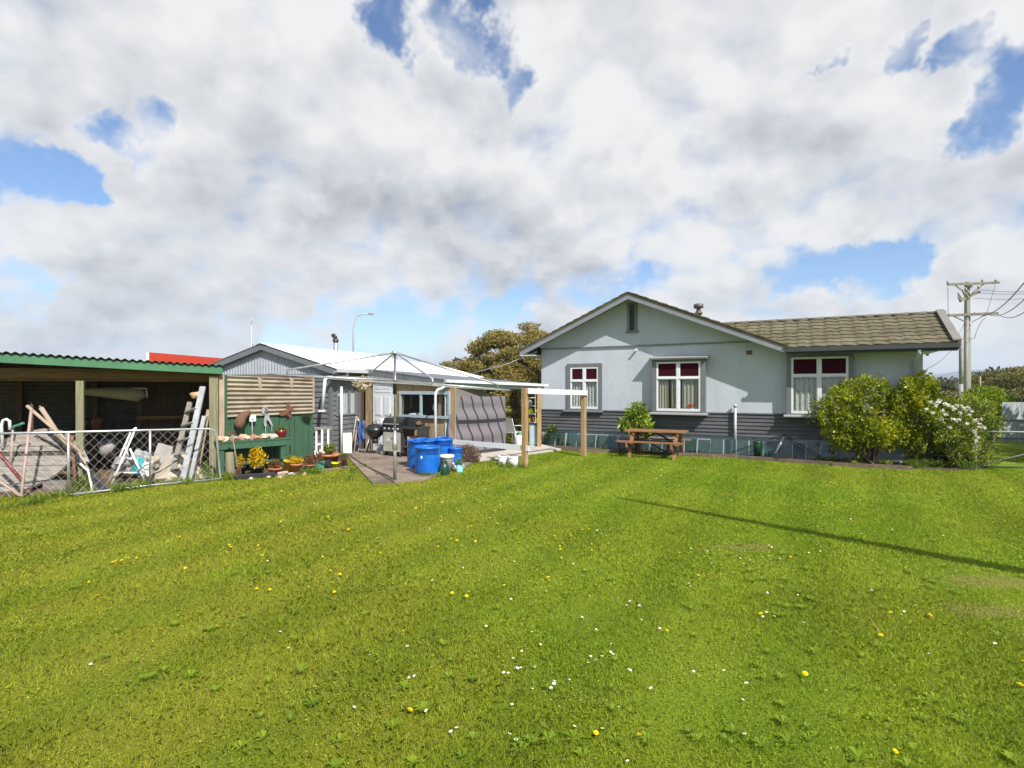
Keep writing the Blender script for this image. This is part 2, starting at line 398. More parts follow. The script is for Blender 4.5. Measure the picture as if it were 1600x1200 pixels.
P('brown_fibre', (.15, .085, .055), .95, .3, 14, .8, 50)
P('rock_tan', (.50, .34, .20), .9, .25, 9, .5, 40, rand=.25)
P('rock_white', (.48, .43, .36), .85, .15, 9, .4, 40, rand=.12)
P('rock_red', (.33, .17, .12), .9, .25, 9, .5, 40, rand=.25)
P('rock_grey', (.22, .22, .23), .9, .2, 9, .5, 40, rand=.25)
P('shade_fabric', (.40, .355, .375), .85, .05, 30, .15, 300)
P('canvas', (.40, .35, .28), .9, .15, 4, .4, 30, col2=(.38, .33, .27))
P('grey_sheet', (.30, .29, .28), .7, .15, 4, .3, 30)
P('teal_plastic', (.05, .32, .36), .5, .15, 6)
P('red_paint', (.55, .05, .022), .5, .08, 3)
P('red_pipe', (.19, .035, .04), .5, .15, 5)
P('pink_wood', (.40, .30, .255), .8, .15, 5, .2)
P('blue_cloth', (.06, .10, .24), .9, .3, 9, .4, 30)
P('light_blue', (.33, .42, .46), .6, .08, 4)
P('pole_concrete', (.27, .255, .23), .9, .15, 2, .3, 20, st=(2, 2, .4), col2=(.19, .175, .155))
P('pole_steel', (.24, .24, .245), .6, .08, 2)
P('cross_wood', (.19, .165, .135), .85, .25, 3, .3, 25)
P('insulator', (.30, .27, .25), .3, .2, 8)
P('cable', (.05, .05, .055), .6, .1, 3)
P('board_fence', (.33, .36, .38), .8, .1, 3, .2, 25, island=.1)
P('bark', (.13, .10, .075), .95, .3, 8, .8, 30)
P('stem_green', (.08, .13, .03), .7, .25, 8)
P('twig', (.15, .10, .065), .9, .25, 8)
P('mountain', (.05, .065, .06), .95, .3, .004)
P('orange_flower', (.62, .12, .06), .6, .25, 9)
P('black_tray', (.03, .03, .035), .5, .2, 6)
P('orange_wood', (.50, .22, .05), .6, .15, 5)
P('garden_bottle', (.55, .56, .55), .5, .1, 6)
P('white_wall', (.62, .62, .6), .7, .06, 2)
leafmat('leaf_shrub', [(.035, .07, .006), (.16, .22, .012), (.38, .40, .015), (.60, .52, .02)], .36, .38, 1.6)
leafmat('leaf_rose', [(.04, .08, .01), (.13, .20, .02), (.28, .33, .035), (.44, .42, .08)], .34, .45, 2.0)
leafmat('leaf_round', [(.03, .07, .008), (.12, .20, .01), (.28, .37, .015), (.46, .48, .02)], .3, .4, 1.0)
leafmat('leaf_big', [(.06, .12, .012), (.18, .28, .02), (.34, .42, .03)], .3, .35, 3)
leafmat('leaf_autumn', [(.07, .085, .022), (.15, .155, .035), (.25, .20, .05), (.31, .22, .07), (.19, .22, .04)], .2, .7, .35)
leafmat('leaf_purple', [(.035, .018, .016), (.08, .035, .03)], .2, .7, 1)
leafmat('leaf_tree', [(.07, .085, .025), (.16, .165, .05), (.25, .22, .07), (.31, .25, .09)], .2, .7, .3)
leafmat('leaf_far', [(.022, .032, .015), (.05, .06, .025), (.09, .085, .04)], .15, .7, .2)
leafmat('leaf_weed', [(.05, .10, .012), (.13, .20, .02), (.26, .30, .035)], .35, .5, 3)
leafmat('leaf_lawn', [(.13, .22, .012), (.20, .30, .016), (.29, .37, .03)], .4, .5, 3)
leafmat('leaf_yellow', [(.24, .20, .01), (.55, .42, .01), (.70, .40, .01), (.30, .30, .02)], .3, .5, 6)
leafmat('leaf_dead', [(.06, .04, .03), (.16, .10, .075), (.26, .19, .14), (.20, .05, .04)], .15, .8, 5)
leafmat('leaf_red', [(.16, .05, .03), (.25, .11, .05), (.12, .14, .03)], .3, .6, 5)
leafmat('peg_mix', [(.25, .16, .07), (.55, .45, .30), (.70, .62, .48), (.5, .35, .12)], .1, .7, 8)
leafmat('petal_white', [(.72, .68, .58), (.82, .80, .75)], .3, .6, 4)
leafmat('petal_daisy', [(.80, .80, .78), (.84, .84, .82)], .2, .6, 4)
leafmat('petal_yellow', [(.78, .60, .005), (.85, .70, .01)], .2, .6, 4)
glassmat('pane', (.93, .95, .95), .04, (.05, .06, .065), .025)
glassmat('pane_red', (.25, .02, .04), .6, (.065, .012, .022), .0)
glassmat('pane_old', (.42, .55, .51), .22, (.05, .085, .08), .06)
# lace and sheer curtains
def curtain(name, col, lo, hi, scale):
    m, nt, out = newmat(name)
    v = coords(nt, 'Object')
    df = nd(nt, 'ShaderNodeBsdfDiffuse'); df.inputs[0].default_value = c4(col)
    tl = nd(nt, 'ShaderNodeBsdfTranslucent'); tl.inputs[0].default_value = c4(col)
    mx = nd(nt, 'ShaderNodeMixShader'); mx.inputs[0].default_value = .3
    nt.links.new(df.outputs[0], mx.inputs[1]); nt.links.new(tl.outputs[0], mx.inputs[2])
    tr = nd(nt, 'ShaderNodeBsdfTransparent')
    vo = nd(nt, 'ShaderNodeTexVoronoi'); vo.inputs['Scale'].default_value = scale; nt.links.new(v, vo.inputs['Vector'])
    f = sstep(nt, mth(nt, 'ADD', vo.outputs['Distance'], mth(nt, 'MULTIPLY', noise(nt, v, scale*.6, 3), .5)), lo, hi)
    m2 = nd(nt, 'ShaderNodeMixShader'); nt.links.new(f, m2.inputs[0])
    nt.links.new(tr.outputs[0], m2.inputs[1]); nt.links.new(mx.outputs[0], m2.inputs[2]); nt.links.new(m2.outputs[0], out.inputs[0])
curtain('lace', (.80, .81, .80), .40, .56, 24)
curtain('sheer', (.62, .58, .52), .05, .3, 40)
curtain('white_curtain', (.8, .8, .8), .0, .05, 40)
# ------------------------------------------------------------------ lawn and grass
WORN = [(4.6, 5.2, .6, .2), (4.05, 4.5, .45, .16), (2.7, 6.3, .5, .16)]
def grass_colour(nt):
    """lawn colour by place: deep green, yellow-green, worn and dry patches"""
    g = nd(nt, 'ShaderNodeNewGeometry'); pos = g.outputs['Position']
    n1 = noise(nt, pos, .32, 4, .6, .3); n2 = noise(nt, pos, 1.5, 5, .62); n3 = noise(nt, pos, .75, 5, .65, .5)
    xs = nd(nt, 'ShaderNodeSeparateXYZ'); nt.links.new(pos, xs.inputs[0])
    # mown strips run away from the camera, a little to the right
    t = mth(nt, 'ADD', mth(nt, 'MULTIPLY', xs.outputs[0], 4.6), mth(nt, 'MULTIPLY', xs.outputs[1], -2.6))
    st = sstep(nt, mth(nt, 'ADD', mth(nt, 'SINE', mth(nt, 'ADD', t, mth(nt, 'MULTIPLY', n1, 5.0))), mth(nt, 'MULTIPLY_ADD', n2, 2.4, -1.2)), -.5, 1.1)
    left = sstep(nt, mth(nt, 'ADD', xs.outputs[0], mth(nt, 'MULTIPLY_ADD', n1, 5.0, -2.5)), -2.2, 1.8)
    c = mixc(nt, sstep(nt, n1, .32, .68), (.240, .300, .022), (.176, .280, .014))
    c = mixc(nt, left, (.258, .278, .026), c)
    c = mixc(nt, sstep(nt, n2, .45, .75), c, (.265, .332, .022))
    c = mixc(nt, mth(nt, 'MULTIPLY', st, .40), c, (.125, .205, .010))
    c = mixc(nt, mth(nt, 'MULTIPLY', sstep(nt, n3, .62, .78), .5), c, (.23, .20, .045))
    for (wx, wy, rx, ry) in WORN:                       # worn, dry patches
        vm = nd(nt, 'ShaderNodeVectorMath', operation='MULTIPLY_ADD'); nt.links.new(pos, vm.inputs[0]); vm.inputs[1].default_value = (1/rx, 1/ry, 0); vm.inputs[2].default_value = (-wx/rx, -wy/ry, 0)
        ln = nd(nt, 'ShaderNodeVectorMath', operation='LENGTH'); nt.links.new(vm.outputs[0], ln.inputs[0])
        f = sstep(nt, mth(nt, 'SUBTRACT', mth(nt, 'MULTIPLY_ADD', n2, 2.2, -.1), ln.outputs['Value']), -.3, .7)
        c = mixc(nt, mth(nt, 'MULTIPLY', f, .5), c, (.28, .23, .085))
    return c, pos, xs
m, nt, out = newmat('lawn')
c, pos, xs = grass_colour(nt)
b = nd(nt, 'ShaderNodeBsdfPrincipled'); b.inputs['Roughness'].default_value = .95; b.inputs['Specular IOR Level'].default_value = .1
fine = noise(nt, pos, 45, 4, .7)
c = mixc(nt, sstep(nt, fine, .3, .7), mixc(nt, .5, c, (.035, .055, .01)), c)
nt.links.new(c, b.inputs['Base Color'])
bp = nd(nt, 'ShaderNodeBump'); bp.inputs['Strength'].default_value = 1; bp.inputs['Distance'].default_value = .03
nt.links.new(fine, bp.inputs['Height']); nt.links.new(bp.outputs[0], b.inputs['Normal']); nt.links.new(b.outputs[0], out.inputs[0])
m, nt, out = newmat('grass')
c, pos, xs = grass_colour(nt)
g = nd(nt, 'ShaderNodeNewGeometry'); ri = g.outputs['Random Per Island']
hs = nd(nt, 'ShaderNodeHueSaturation'); nt.links.new(c, hs.inputs['Color'])
nt.links.new(mth(nt, 'MULTIPLY_ADD', ri, .75, .85), hs.inputs['Value'])
nt.links.new(mth(nt, 'MULTIPLY_ADD', ri, -.03, .513), hs.inputs['Hue'])
dry = sstep(nt, mth(nt, 'FRACT', mth(nt, 'MULTIPLY', ri, 37.0)), .955, .97)
c = mixc(nt, mth(nt, 'MULTIPLY', dry, .8), hs.outputs[0], (.36, .29, .12))
b = nd(nt, 'ShaderNodeBsdfPrincipled'); nt.links.new(c, b.inputs['Base Color']); b.inputs['Roughness'].default_value = .55; b.inputs['Specular IOR Level'].default_value = .25
t = nd(nt, 'ShaderNodeBsdfTranslucent'); nt.links.new(c, t.inputs[0])
mx = nd(nt, 'ShaderNodeMixShader'); mx.inputs[0].default_value = .42
nt.links.new(b.outputs[0], mx.inputs[1]); nt.links.new(t.outputs[0], mx.inputs[2]); nt.links.new(mx.outputs[0], out.inputs[0])

# the ground: one sheet to the horizon, finer near the house
E_ = 9000.0
struct(MB().add([(-E_, -E_, 0), (E_, -E_, 0), (E_, E_, 0), (-E_, E_, 0)], [(0, 1, 2, 3)]), 'lawn', 'lawn')
# paved areas (corners read on the ground)
SLAB = [G(582, 757), G(664, 752), G(690, 741), G(735, 727), G(748, 714), G(690, 700), G(560, 700), G(541, 713)]
PATH = [G(700, 727), G(745, 722), G(826, 711.5), G(877, 704), G(846, 696.5), G(790, 697), G(700, 705)]
BED = [G(855, 703), G(905, 705.5), G(960, 707), G(1000, 708.5), G(1060, 712), G(1150, 716), G(1240, 721), G(1330, 729), G(1420, 733), G(1500, 736), G(1535, 733), G(1532, 715), G(1442, 711), G(1000, 702), G(846, 694)]
POTBED = [G(318, 752), G(345, 748), G(435, 745), G(470, 737), G(545, 727.5), G(541, 712), G(490, 712), G(345, 726)]
SHEDFLOOR = [G(-160, 822), G(0, 777), G(107, 770), G(237, 757), G(330, 748), G(345, 730), G(330, 712), G(200, 704), G(0, 708), G(-160, 714)]
def flat(pts, z0, z1=-.05):
    mb = MB(); return mb.prism([Vector((p.x, p.y, z1)) for p in pts], (0, 0, z0-z1))
def ccw(pts):
    a = sum(p.x*q.y-q.x*p.y for p, q in zip(pts, pts[1:]+pts[:1])); return pts if a > 0 else pts[::-1]
struct(flat(ccw(SLAB), .035), 'patio', 'concrete')
struct(flat(ccw(PATH), .05), 'path', 'paving')
struct(flat(ccw(BED), .02), 'garden_bed', 'soil')
struct(flat(ccw(POTBED), .016), 'pot_bed', 'soil')
struct(flat(ccw(SHEDFLOOR), .012), 'shed_floor', 'dirt')
POLYS = [[(p.x, p.y) for p in q] for q in (SLAB, PATH, BED, POTBED, SHEDFLOOR)]
def inside(x, y, poly):
    r = np.zeros(len(x), bool); n = len(poly)
    for i in range(n):
        x1, y1 = poly[i]; x2, y2 = poly[(i+1) % n]
        cnd = ((y1 > y) != (y2 > y)) & (x < (x2-x1)*(y-y1)/((y2-y1) if y2 != y1 else 1e-9)+x1)
        r ^= cnd
    return r
def np_noise(x, y, s, seed):
    r = np.random.default_rng(seed); v = 0
    for k in range(6):
        a = r.uniform(0, 6.28); f = s*r.uniform(.6, 1.8); v = v+np.sin((x*math.cos(a)+y*math.sin(a))*f+r.uniform(0, 6.28))
    return v/6
def blades():
    VV = []; FF = []; o = 0
    for (y0, y1, dens, hh, ww) in GRASS:
        n = int((y1*y1-y0*y0)*1.12*dens)
        Y = np.sqrt(rng.uniform(y0*y0, y1*y1, n)); X = (Y+.9)*rng.uniform(-1.12, 1.12, n)
        k = np.ones(n, bool)
        for q in POLYS: k &= ~inside(X, Y, q)
        k &= ~((Y > 12.2-.5*X) & (X > 6.5) & (X < 12.5) & (Y < 20) & (Y > 16.6-.5280*X+1.6))      # under the house wall
        pn = np_noise(X, Y, 2.2, 3)+.6*np_noise(X, Y, 6, 4)
        k &= rng.random(n) < np.clip(.9+.5*pn, .35, 1)
        bare = np.exp(-(((X-4.6)/.7)**2+((Y-5.2)/.22)**2))*.8+np.exp(-(((X-4.05)/.5)**2+((Y-4.5)/.17)**2))*.8+np.exp(-(((X-2.7)/.5)**2+((Y-6.3)/.15)**2))*.5
        k &= rng.random(n) > bare*.85
        X, Y, pn = X[k], Y[k], pn[k]; n = len(X)
        h = hh*rng.uniform(.55, 1.25, n)*np.clip(1+.35*pn, .6, 1.5); a = rng.uniform(0, 6.28, n)
        lean = rng.uniform(.15, 1.25, n); b = rng.uniform(0, 6.28, n)
        wd = ww*rng.uniform(.6, 1.3, n)
        cx_, sx_ = np.cos(a)*wd/2, np.sin(a)*wd/2
        lx, ly = np.cos(b)*lean*h, np.sin(b)*lean*h
        Z = np.zeros(n)
        p0 = np.stack([X-cx_, Y-sx_, Z], 1); p1 = np.stack([X+cx_, Y+sx_, Z], 1)
        m1 = np.stack([X+cx_*.8+lx*.4, Y+sx_*.8+ly*.4, h*.62], 1); m0 = np.stack([X-cx_*.8+lx*.4, Y-sx_*.8+ly*.4, h*.62], 1)
        tp = np.stack([X+lx, Y+ly, h*(1.02-.22*lean)], 1)
        V = np.stack([p0, p1, m1, tp, m0], 1).reshape(-1, 3)
        VV.append(V); FF.append(np.arange(5*n).reshape(-1, 5)+o); o += 5*n
        # small round weed leaves lying among the blades (clover, daisy rosettes)
        n = int(n*.10)
        X = Y = None
        Y = np.sqrt(rng.uniform(y0*y0, y1*y1, n)); X = Y*rng.uniform(-1.12, 1.12, n)
        k = np.ones(n, bool)
        for q in POLYS: k &= ~inside(X, Y, q)
        k &= (np_noise(X, Y, 3.1, 9) > .02)
        X, Y = X[k], Y[k]; n = len(X)
        r = ww*rng.uniform(1.0, 2.2, n); a = rng.uniform(0, 6.28, n); z = hh*rng.uniform(.35, .8, n)
        tx, ty = rng.normal(0, .35, n), rng.normal(0, .35, n)
        L = []
        for q in range(5):
            t = a+q*2*PI/5; dx = np.cos(t)*r; dy = np.sin(t)*r*.75
            L.append(np.stack([X+dx, Y+dy, z+dx*tx+dy*ty], 1))
        VV.append(np.stack(L, 1).reshape(-1, 3)); FF.append(np.arange(5*n).reshape(-1, 5)+o); o += 5*n
    return np.concatenate(VV), np.concatenate(FF)
GRASS = [(1.55, 3.0, 17000, .027, .0030), (3.0, 5.0, 10500, .028, .0040), (5.0, 8.5, 4200, .030, .0066), (8.5, 16.5, 1700, .032, .010)]
V, Fq = blades()
tag(np_mesh('grass', V, Fq, 'grass', origin=(0, 8, 0)), kind='stuff', label='short mown lawn grass with clover leaves', cat='grass')
# ------------------------------------------------------------------ the house (local: x along the wall, y into the house, z up)
HO = Vector((.969, 17.903, 0)); HR = -math.atan2(850, 1610)
house = thing('house', 'long pale grey-blue rendered house with dark weatherboard base, gable and brown tiled roof', 'house', HO, HR)
MH = PM[house.name]
def hb(): return MB(MH)
def hW(x, y, z): return MH @ Vector((x, y, z))
ZW0, ZW1, SL, SR = 1.125, 2.86, 10.149, 7.2
def ztop(s): return 4.66-(.445*(3.05-s) if s < 3.05 else .412*(s-3.05))
WINS = [dict(s0=.926, s1=2.08, z0=1.14, z1=2.62, a0=1.036, a1=1.965, b0=1.19, b1=2.50, off=.035, sill=(.80, 2.13), lace='lace'),
        dict(s0=3.675, s1=5.163, z0=1.13, z1=2.66, a0=3.80, a1=5.035, b0=1.18, b1=2.60, off=.20, sill=(3.56, 5.22), lace='sheer'),
        dict(s0=7.207, s1=8.713, z0=1.14, z1=2.70, a0=7.315, a1=8.60, b0=1.18, b1=2.645, off=.20, sill=(7.14, 8.78), lace='lace')]
# rendered front wall with real window openings
wl = hb()
xs_ = [0]+sum(([q['a0'], q['a1']] for q in WINS), [])+[SL]
zs_ = [ZW0, 1.185, 2.49, 3.12]
for i in range(len(xs_)-1):
    x0, x1 = xs_[i], xs_[i+1]
    hole = next((q for q in WINS if abs(q['a0']-x0) < 1e-6), None)
    top = 3.12 if x1 < 6.9 else 2.93
    if hole is None:
        if x0 < 6.2 < x1: wl.box(x0, 6.2, 0, .14, ZW0, 3.12); wl.box(6.2, x1, 0, .14, ZW0, 2.93)
        else: wl.box(x0, x1, 0, .14, ZW0, top)
    else:
        wl.box(x0, x1, 0, .14, ZW0, hole['b0']); wl.box(x0, x1, 0, .14, hole['b1'], top)
wl.box(0, .14, .14, 6.0, 0, 2.95).box(SL-.14, SL, .14, 3.0, 0, 2.7).box(0, SL, 5.9, 6.04, 0, 2.6)
wl.build('wall', 'stucco', house)
gp = [(s, -.03, z) for s, z in ((.02, 3.14), (6.55, 3.14), (6.40, ztop(6.40)-.08), (3.05, 4.56), (-.05, ztop(-.05)-.08))]
gw = hb(); gw.prism(gp, (0, .15, 0)); gw.prism([(6.205, .002, 2.925), (7.06, .002, 2.925), (6.205, .002, ztop(6.205)-.07)], (0, .1, 0)); gw.build('gable_wall', 'stucco_upper', house)
hb().box(.0, 6.5, -.05, -.031, 3.105, 3.139).build('gable_ledge', 'trim_grey', house)
# lapped weatherboards below, then the base
sd = hb(); nb = 6; bh = (ZW0-.50)/nb
for k in range(nb):
    z0 = .50+k*bh
    sd.prism([(0, -.035, z0), (0, -.035, z0+.012), (0, -.008, z0+bh+.004), (0, .05, z0+bh+.004), (0, .05, z0)], (SL, 0, 0))
sd.prism([(-.002, -.045, ZW0-.005), (-.002, -.045, ZW0+.02), (-.002, .0, ZW0+.035), (-.002, .0, ZW0-.005)], (SL+.004, 0, 0))
sd.build('weatherboard_base', 'siding', house)
hb().box(0.01, SL-.01, .02, .14, -.05, .50).build('foundation', 'foundation', house)
vt = hb()
for s in (6.75, 8.95): hb().box(s, s+.32, .005, .03, .22, .40).build('base_vent', 'black_metal', house)
hb().box(6.21, 6.36, -.012, .01, 2.76, 2.88).build('wall_vent', 'brown_fibre', house)
# louvred slot vent in the gable
v = hb(); v.box(2.89, 2.965, -.075, -.031, 3.58, 4.42).box(3.11, 3.185, -.075, -.031, 3.58, 4.42).box(2.965, 3.11, -.075, -.031, 4.36, 4.42).box(2.85, 3.225, -.10, -.031, 3.52, 3.578)
lv = v.build('gable_vent', 'trim_grey', house)
l = hb()
for k in range(16): l.prism([(2.966, -.032, 3.58+k*.049), (2.966, -.07, 3.585+k*.049), (2.966, -.07, 3.60+k*.049), (2.966, -.032, 3.622+k*.049)], (.143, 0, 0))
l.build('louvre', 'black_plastic', lv)
hb().box(3.15, 3.2, -.16, -.032, 2.985, 3.02).build('light_bracket', 'white_paint', house)
# windows
def window(q):
    o = -q['off']; s0, s1, z0, z1, a0, a1, b0, b1 = (q[k] for k in ('s0', 's1', 'z0', 'z1', 'a0', 'a1', 'b0', 'b1'))
    t = hb()
    t.box(s0, a0-.001, o-.02, .0, z0, z1).box(a1+.001, s1, o-.02, .0, z0, z1).box(a0-.001, a1+.001, o-.018, .0, b1+.001, z1-.002)
    t.box(a0-.001, a1+.001, o-.018, .0, z0+.002, b0-.001)
    wn = t.build('window', 'trim_grey', house)
    # white sashes: outer rails, mullion, transom; the lights are set back
    f = hb(); y0, y1 = o-.012, o+.03; w_ = .034; zt = b0+(b1-b0)*.665; mid = (a0+a1)/2
    f.box(a0, a0+w_, y0, y1, b0, b1).box(a1-w_, a1, y0, y1, b0, b1)
    f.box(a0+w_, a1-w_, y0+.001, y1, b0, b0+.07).box(a0+w_, a1-w_, y0+.001, y1, b1-.045, b1)
    f.box(mid-.04, mid+.04, y0-.003, y1, b0+.07, b1-.045)
    for (x0, x1) in ((a0+w_, mid-.04), (mid+.04, a1-w_)):
        f.box(x0, x1, y0+.002, y1, zt-.035, zt+.06)
        f.box(x0, x1, y0-.02, y0+.001, zt-.012, zt+.004)
        for (c0, c1) in ((b0+.07, zt-.035), (zt+.06, b1-.045)):          # each sash's own stiles
            f.box(x0, x0+.018, y0+.006, y1-.004, c0, c1).box(x1-.018, x1, y0+.006, y1-.004, c0, c1)
    f.build('sash', 'trim_white', wn)
    for (x0, x1) in ((a0+w_+.017, mid-.057), (mid+.057, a1-w_-.017)):
        hb().box(x0, x1, o+.012, o+.017, b0+.069, zt-.034).build('pane', 'pane', wn)
        hb().box(x0, x1, o+.012, o+.017, zt+.059, b1-.044).build('red_pane', 'pane_red', wn)
    sl = q['sill']; k = hb()
    k.prism([(sl[0], o-.085, z0-.055), (sl[0], o-.085, z0-.02), (sl[0], o-.019, z0+.004), (sl[0], .02, z0+.004), (sl[0], .02, z0-.055)], (sl[1]-sl[0], 0, 0)).build('sill', 'sill_grey' if q['off'] > .1 else 'trim_grey', wn)
    # curtain just inside the glass
    cu = hb(); zc0, zc1 = b0+.03, zt+.01
    def fold(x0, x1, ph, fr):
        cu.grid(lambda u, w2: (x0+(x1-x0)*u, o+.07+.018*math.sin(u*fr+ph)+.008*math.sin(u*fr*2.3+1), zc0+(zc1-zc0)*w2), 48, 2)
    if q['lace'] == 'lace':
        fold(a0+.03, mid+.0, .4, 30); fold(mid+.0, a1-.03, 1.4, 26)
    else:
        fold(a0+.03, a0+.33, .2, 24); fold(a0+.40, mid-.02, 1.0, 18); fold(mid+.10, mid+.44, .2, 22); fold(a1-.16, a1-.03, .2, 14)
    cu.build('curtain', q['lace'], wn)
    if q['off'] > .1: hb().box(a0-.05, a1+.05, o+.05, .0, z0-.05, z0+.005).build('inner_ledge', 'trim_white', wn)
    return wn
wn1, wn2, wn3 = [window(q) for q in WINS]
hd = hb(); q = WINS[1]
hd.prism([(3.60, 0, 2.75), (3.60, -.36, 2.70), (3.60, -.36, 2.725), (3.60, -.0, 2.78)], (1.65, 0, 0)).box(3.62, 5.23, -.34, -.0, 2.665, 2.697)
hd.build('hood', 'sill_grey', wn2)
# dark rooms behind the glass
rm = hb()
for (a, b_) in ((.5, 2.6), (3.3, 5.7), (6.9, 9.2)):
    rm.add([(a, .16, .6), (b_, .16, .6), (b_, 2.8, .6), (a, 2.8, .6), (a, .16, 3.0), (b_, .16, 3.0), (b_, 2.8, 3.0), (a, 2.8, 3.0)],
           [(0, 1, 2, 3), (7, 6, 5, 4), (3, 2, 6, 7), (0, 3, 7, 4), (2, 1, 5, 6)])
rm.build('room', 'room', house)
# roofs: profiled tiles laid in courses
def tiles(mb, p0, p1, s0, s1, n, tw=.30, samples=6, clip=None):
    """p0 (y,z) at the eave to p1 at the ridge, s along the eave"""
    ns = int((s1-s0)/tw*samples)
    dy, dz = (p1[0]-p0[0])/n, (p1[1]-p0[1])/n; ln = math.hypot(dy, dz); ny, nz = -dz/ln, dy/ln
    rd = random.Random(3)
    for j in range(n):
        vs = []; wob = [rd.uniform(-.004, .004) for _ in range(ns+1)]
        for (tt, lift) in ((-.02, -.012), (-.02, .025), (.5, .014), (1.03, .004)):
            for i in range(ns+1):
                x = s0+(s1-s0)*i/ns
                ph = ((x/tw)+(.5 if j % 2 else 0)*0) % 1.0
                wv = .011*math.sin(2*PI*ph)+.004*math.sin(4*PI*ph+.6)
                l2 = lift+wv*(1 if lift > 0 else 1)+wob[i]
                vs.append((x, p0[0]+dy*(j+tt)+ny*l2, p0[1]+dz*(j+tt)+nz*l2))
        w_ = ns+1
        fs = [(r*w_+i, r*w_+i+1, (r+1)*w_+i+1, (r+1)*w_+i) for r in range(3) for i in range(ns) if clip is None or clip(s0+(s1-s0)*(i+.5)/ns, j/n)]
        mb.add(vs, fs, False)
GE, RE, RY = (-.60, 2.885), (1.15, 3.755), 1.15
rf = hb(); tiles(rf, GE, RE, 5.2, 10.70, 8, tw=.325, clip=lambda s, v: s > 7.30-2.11*(v+.06))
rf.add([(5.2, 1.15, 3.75), (10.7, 1.15, 3.75), (10.7, 2.95, 2.86), (5.2, 2.95, 2.86)], [(0, 1, 2, 3)])
wing = rf.build('wing_roof', 'roof_tile', house)
rc = hb()
for k in range(14):
    x = 5.4+k*.385; rc.tube([(x, RY, 3.765), (x+.40, RY, 3.775)], [.05, .057], 8)
rc.build('ridge_cap', 'ridge_cap', wing)
hb().prism([(10.70, -.62, 2.80), (10.70, -.62, 2.93), (10.70, 1.15, 3.83), (10.70, 2.97, 2.90), (10.70, 2.97, 2.76), (10.70, 1.15, 3.66)], (.06, 0, 0)).build('verge_board', 'verge_white', wing)
hb().prism([(10.60, -.64, 2.93), (10.60, -.64, 2.965), (10.60, 1.15, 3.865), (10.60, 1.15, 3.83)], (.16, 0, 0)).build('verge_cap', 'verge_white', wing)
hb().add([(7.2, -.58, 2.80), (10.7, -.58, 2.80), (10.7, .0, 2.80), (7.2, .0, 2.80)], [(0, 1, 2, 3)]).add([(10.15, 0, 2.8), (10.7, 0, 2.8), (10.7, 2.9, 2.8), (10.15, 2.9, 2.8)], [(0, 1, 2, 3)]).build('soffit', 'soffit', wing)
g = hb(); g.prism([(7.22, -.60, 2.735), (7.22, -.60, 2.76), (7.22, -.715, 2.77), (7.22, -.715, 2.875), (7.22, -.70, 2.875), (7.22, -.695, 2.785), (7.22, -.60, 2.79), (7.22, -.585, 2.735)], (3.50, 0, 0))
g.box(7.2, 10.70, -.60, -.575, 2.70, 2.88)
g.build('gutter', 'gutter_dark', house)
dp = hb(); dp.tube([(9.98, -.64, 2.74), (9.98, -.64, 2.66), (9.98, -.06, 2.45), (9.98, -.06, .1)], .045, 8).build('downpipe', 'stucco', house)
# gable roof: two slopes running back, tile edge showing above the barge boards
gr = hb()
for (sa, sb) in ((3.05, -.54), (3.05, 7.24)):
    ya, yb = -.58, 5.6
    za, zb = ztop(sa), ztop(sb); d = .06
    gr.add([(sa, ya, za), (sb, ya, zb), (sb, yb, zb), (sa, yb, za), (sa, ya, za-d), (sb, ya, zb-d), (sb, yb, zb-d), (sa, yb, za-d)],
           [(0, 1, 2, 3), (7, 6, 5, 4), (0, 4, 5, 1), (1, 5, 6, 2), (3, 2, 6, 7)])
    n = 15                                                # the stepped ends of the courses
    for k in range(n):
        s1_ = sa+(sb-sa)*k/n; s2_ = sa+(sb-sa)*(k+1.08)/n
        gr.prism([(s1_, ya-.02, ztop(s1_)+.002), (s2_, ya-.02, ztop(s2_)+.002), (s2_, ya-.02, ztop(s2_)+.042), (s1_, ya-.02, ztop(s1_)+.016)], (0, .55, 0))
groof = gr.build('gable_roof', 'roof_tile', house)
b = hb()
for (sa, sb) in ((3.05, -.52), (3.05, 7.25)):
    b.prism([(sa, -.565, ztop(sa)-.062), (sb, -.565, ztop(sb)-.062), (sb, -.565, ztop(sb)-.20), (sa, -.565, ztop(sa)-.20)], (0, .035, 0))
b.build('barge_board', 'barge', groof)
b = hb()
for (sa, sb) in ((3.05, -.52), (3.05, 7.22)):
    b.add([(sa, -.53, ztop(sa)-.075), (sb, -.53, ztop(sb)-.075), (sb, .0, ztop(sb)-.075), (sa, .0, ztop(sa)-.075)], [(0, 1, 2, 3)])
b.build('soffit', 'soffit', groof)
# left-hand eave and the small porch roof beyond it
hb().box(-.50, 0.0, -.58, 5.5, ztop(-.5)-.20, ztop(-.5)-.17).build('side_soffit', 'soffit', house)
pr = hb(); pr.prism([(-1.3, 3.2, 2.22), (-1.3, 3.2, 2.30), (-.002, 3.2, 2.62), (-.002, 3.2, 2.54)], (0, 1.6, 0)).build('porch_roof', 'fascia_grey', house)
hb().prism([(-1.32, 3.15, 2.16), (-1.32, 3.15, 2.23), (-.003, 3.15, 2.55), (-.003, 3.15, 2.48)], (0, .04, 0)).build('porch_fascia', 'barge', house)
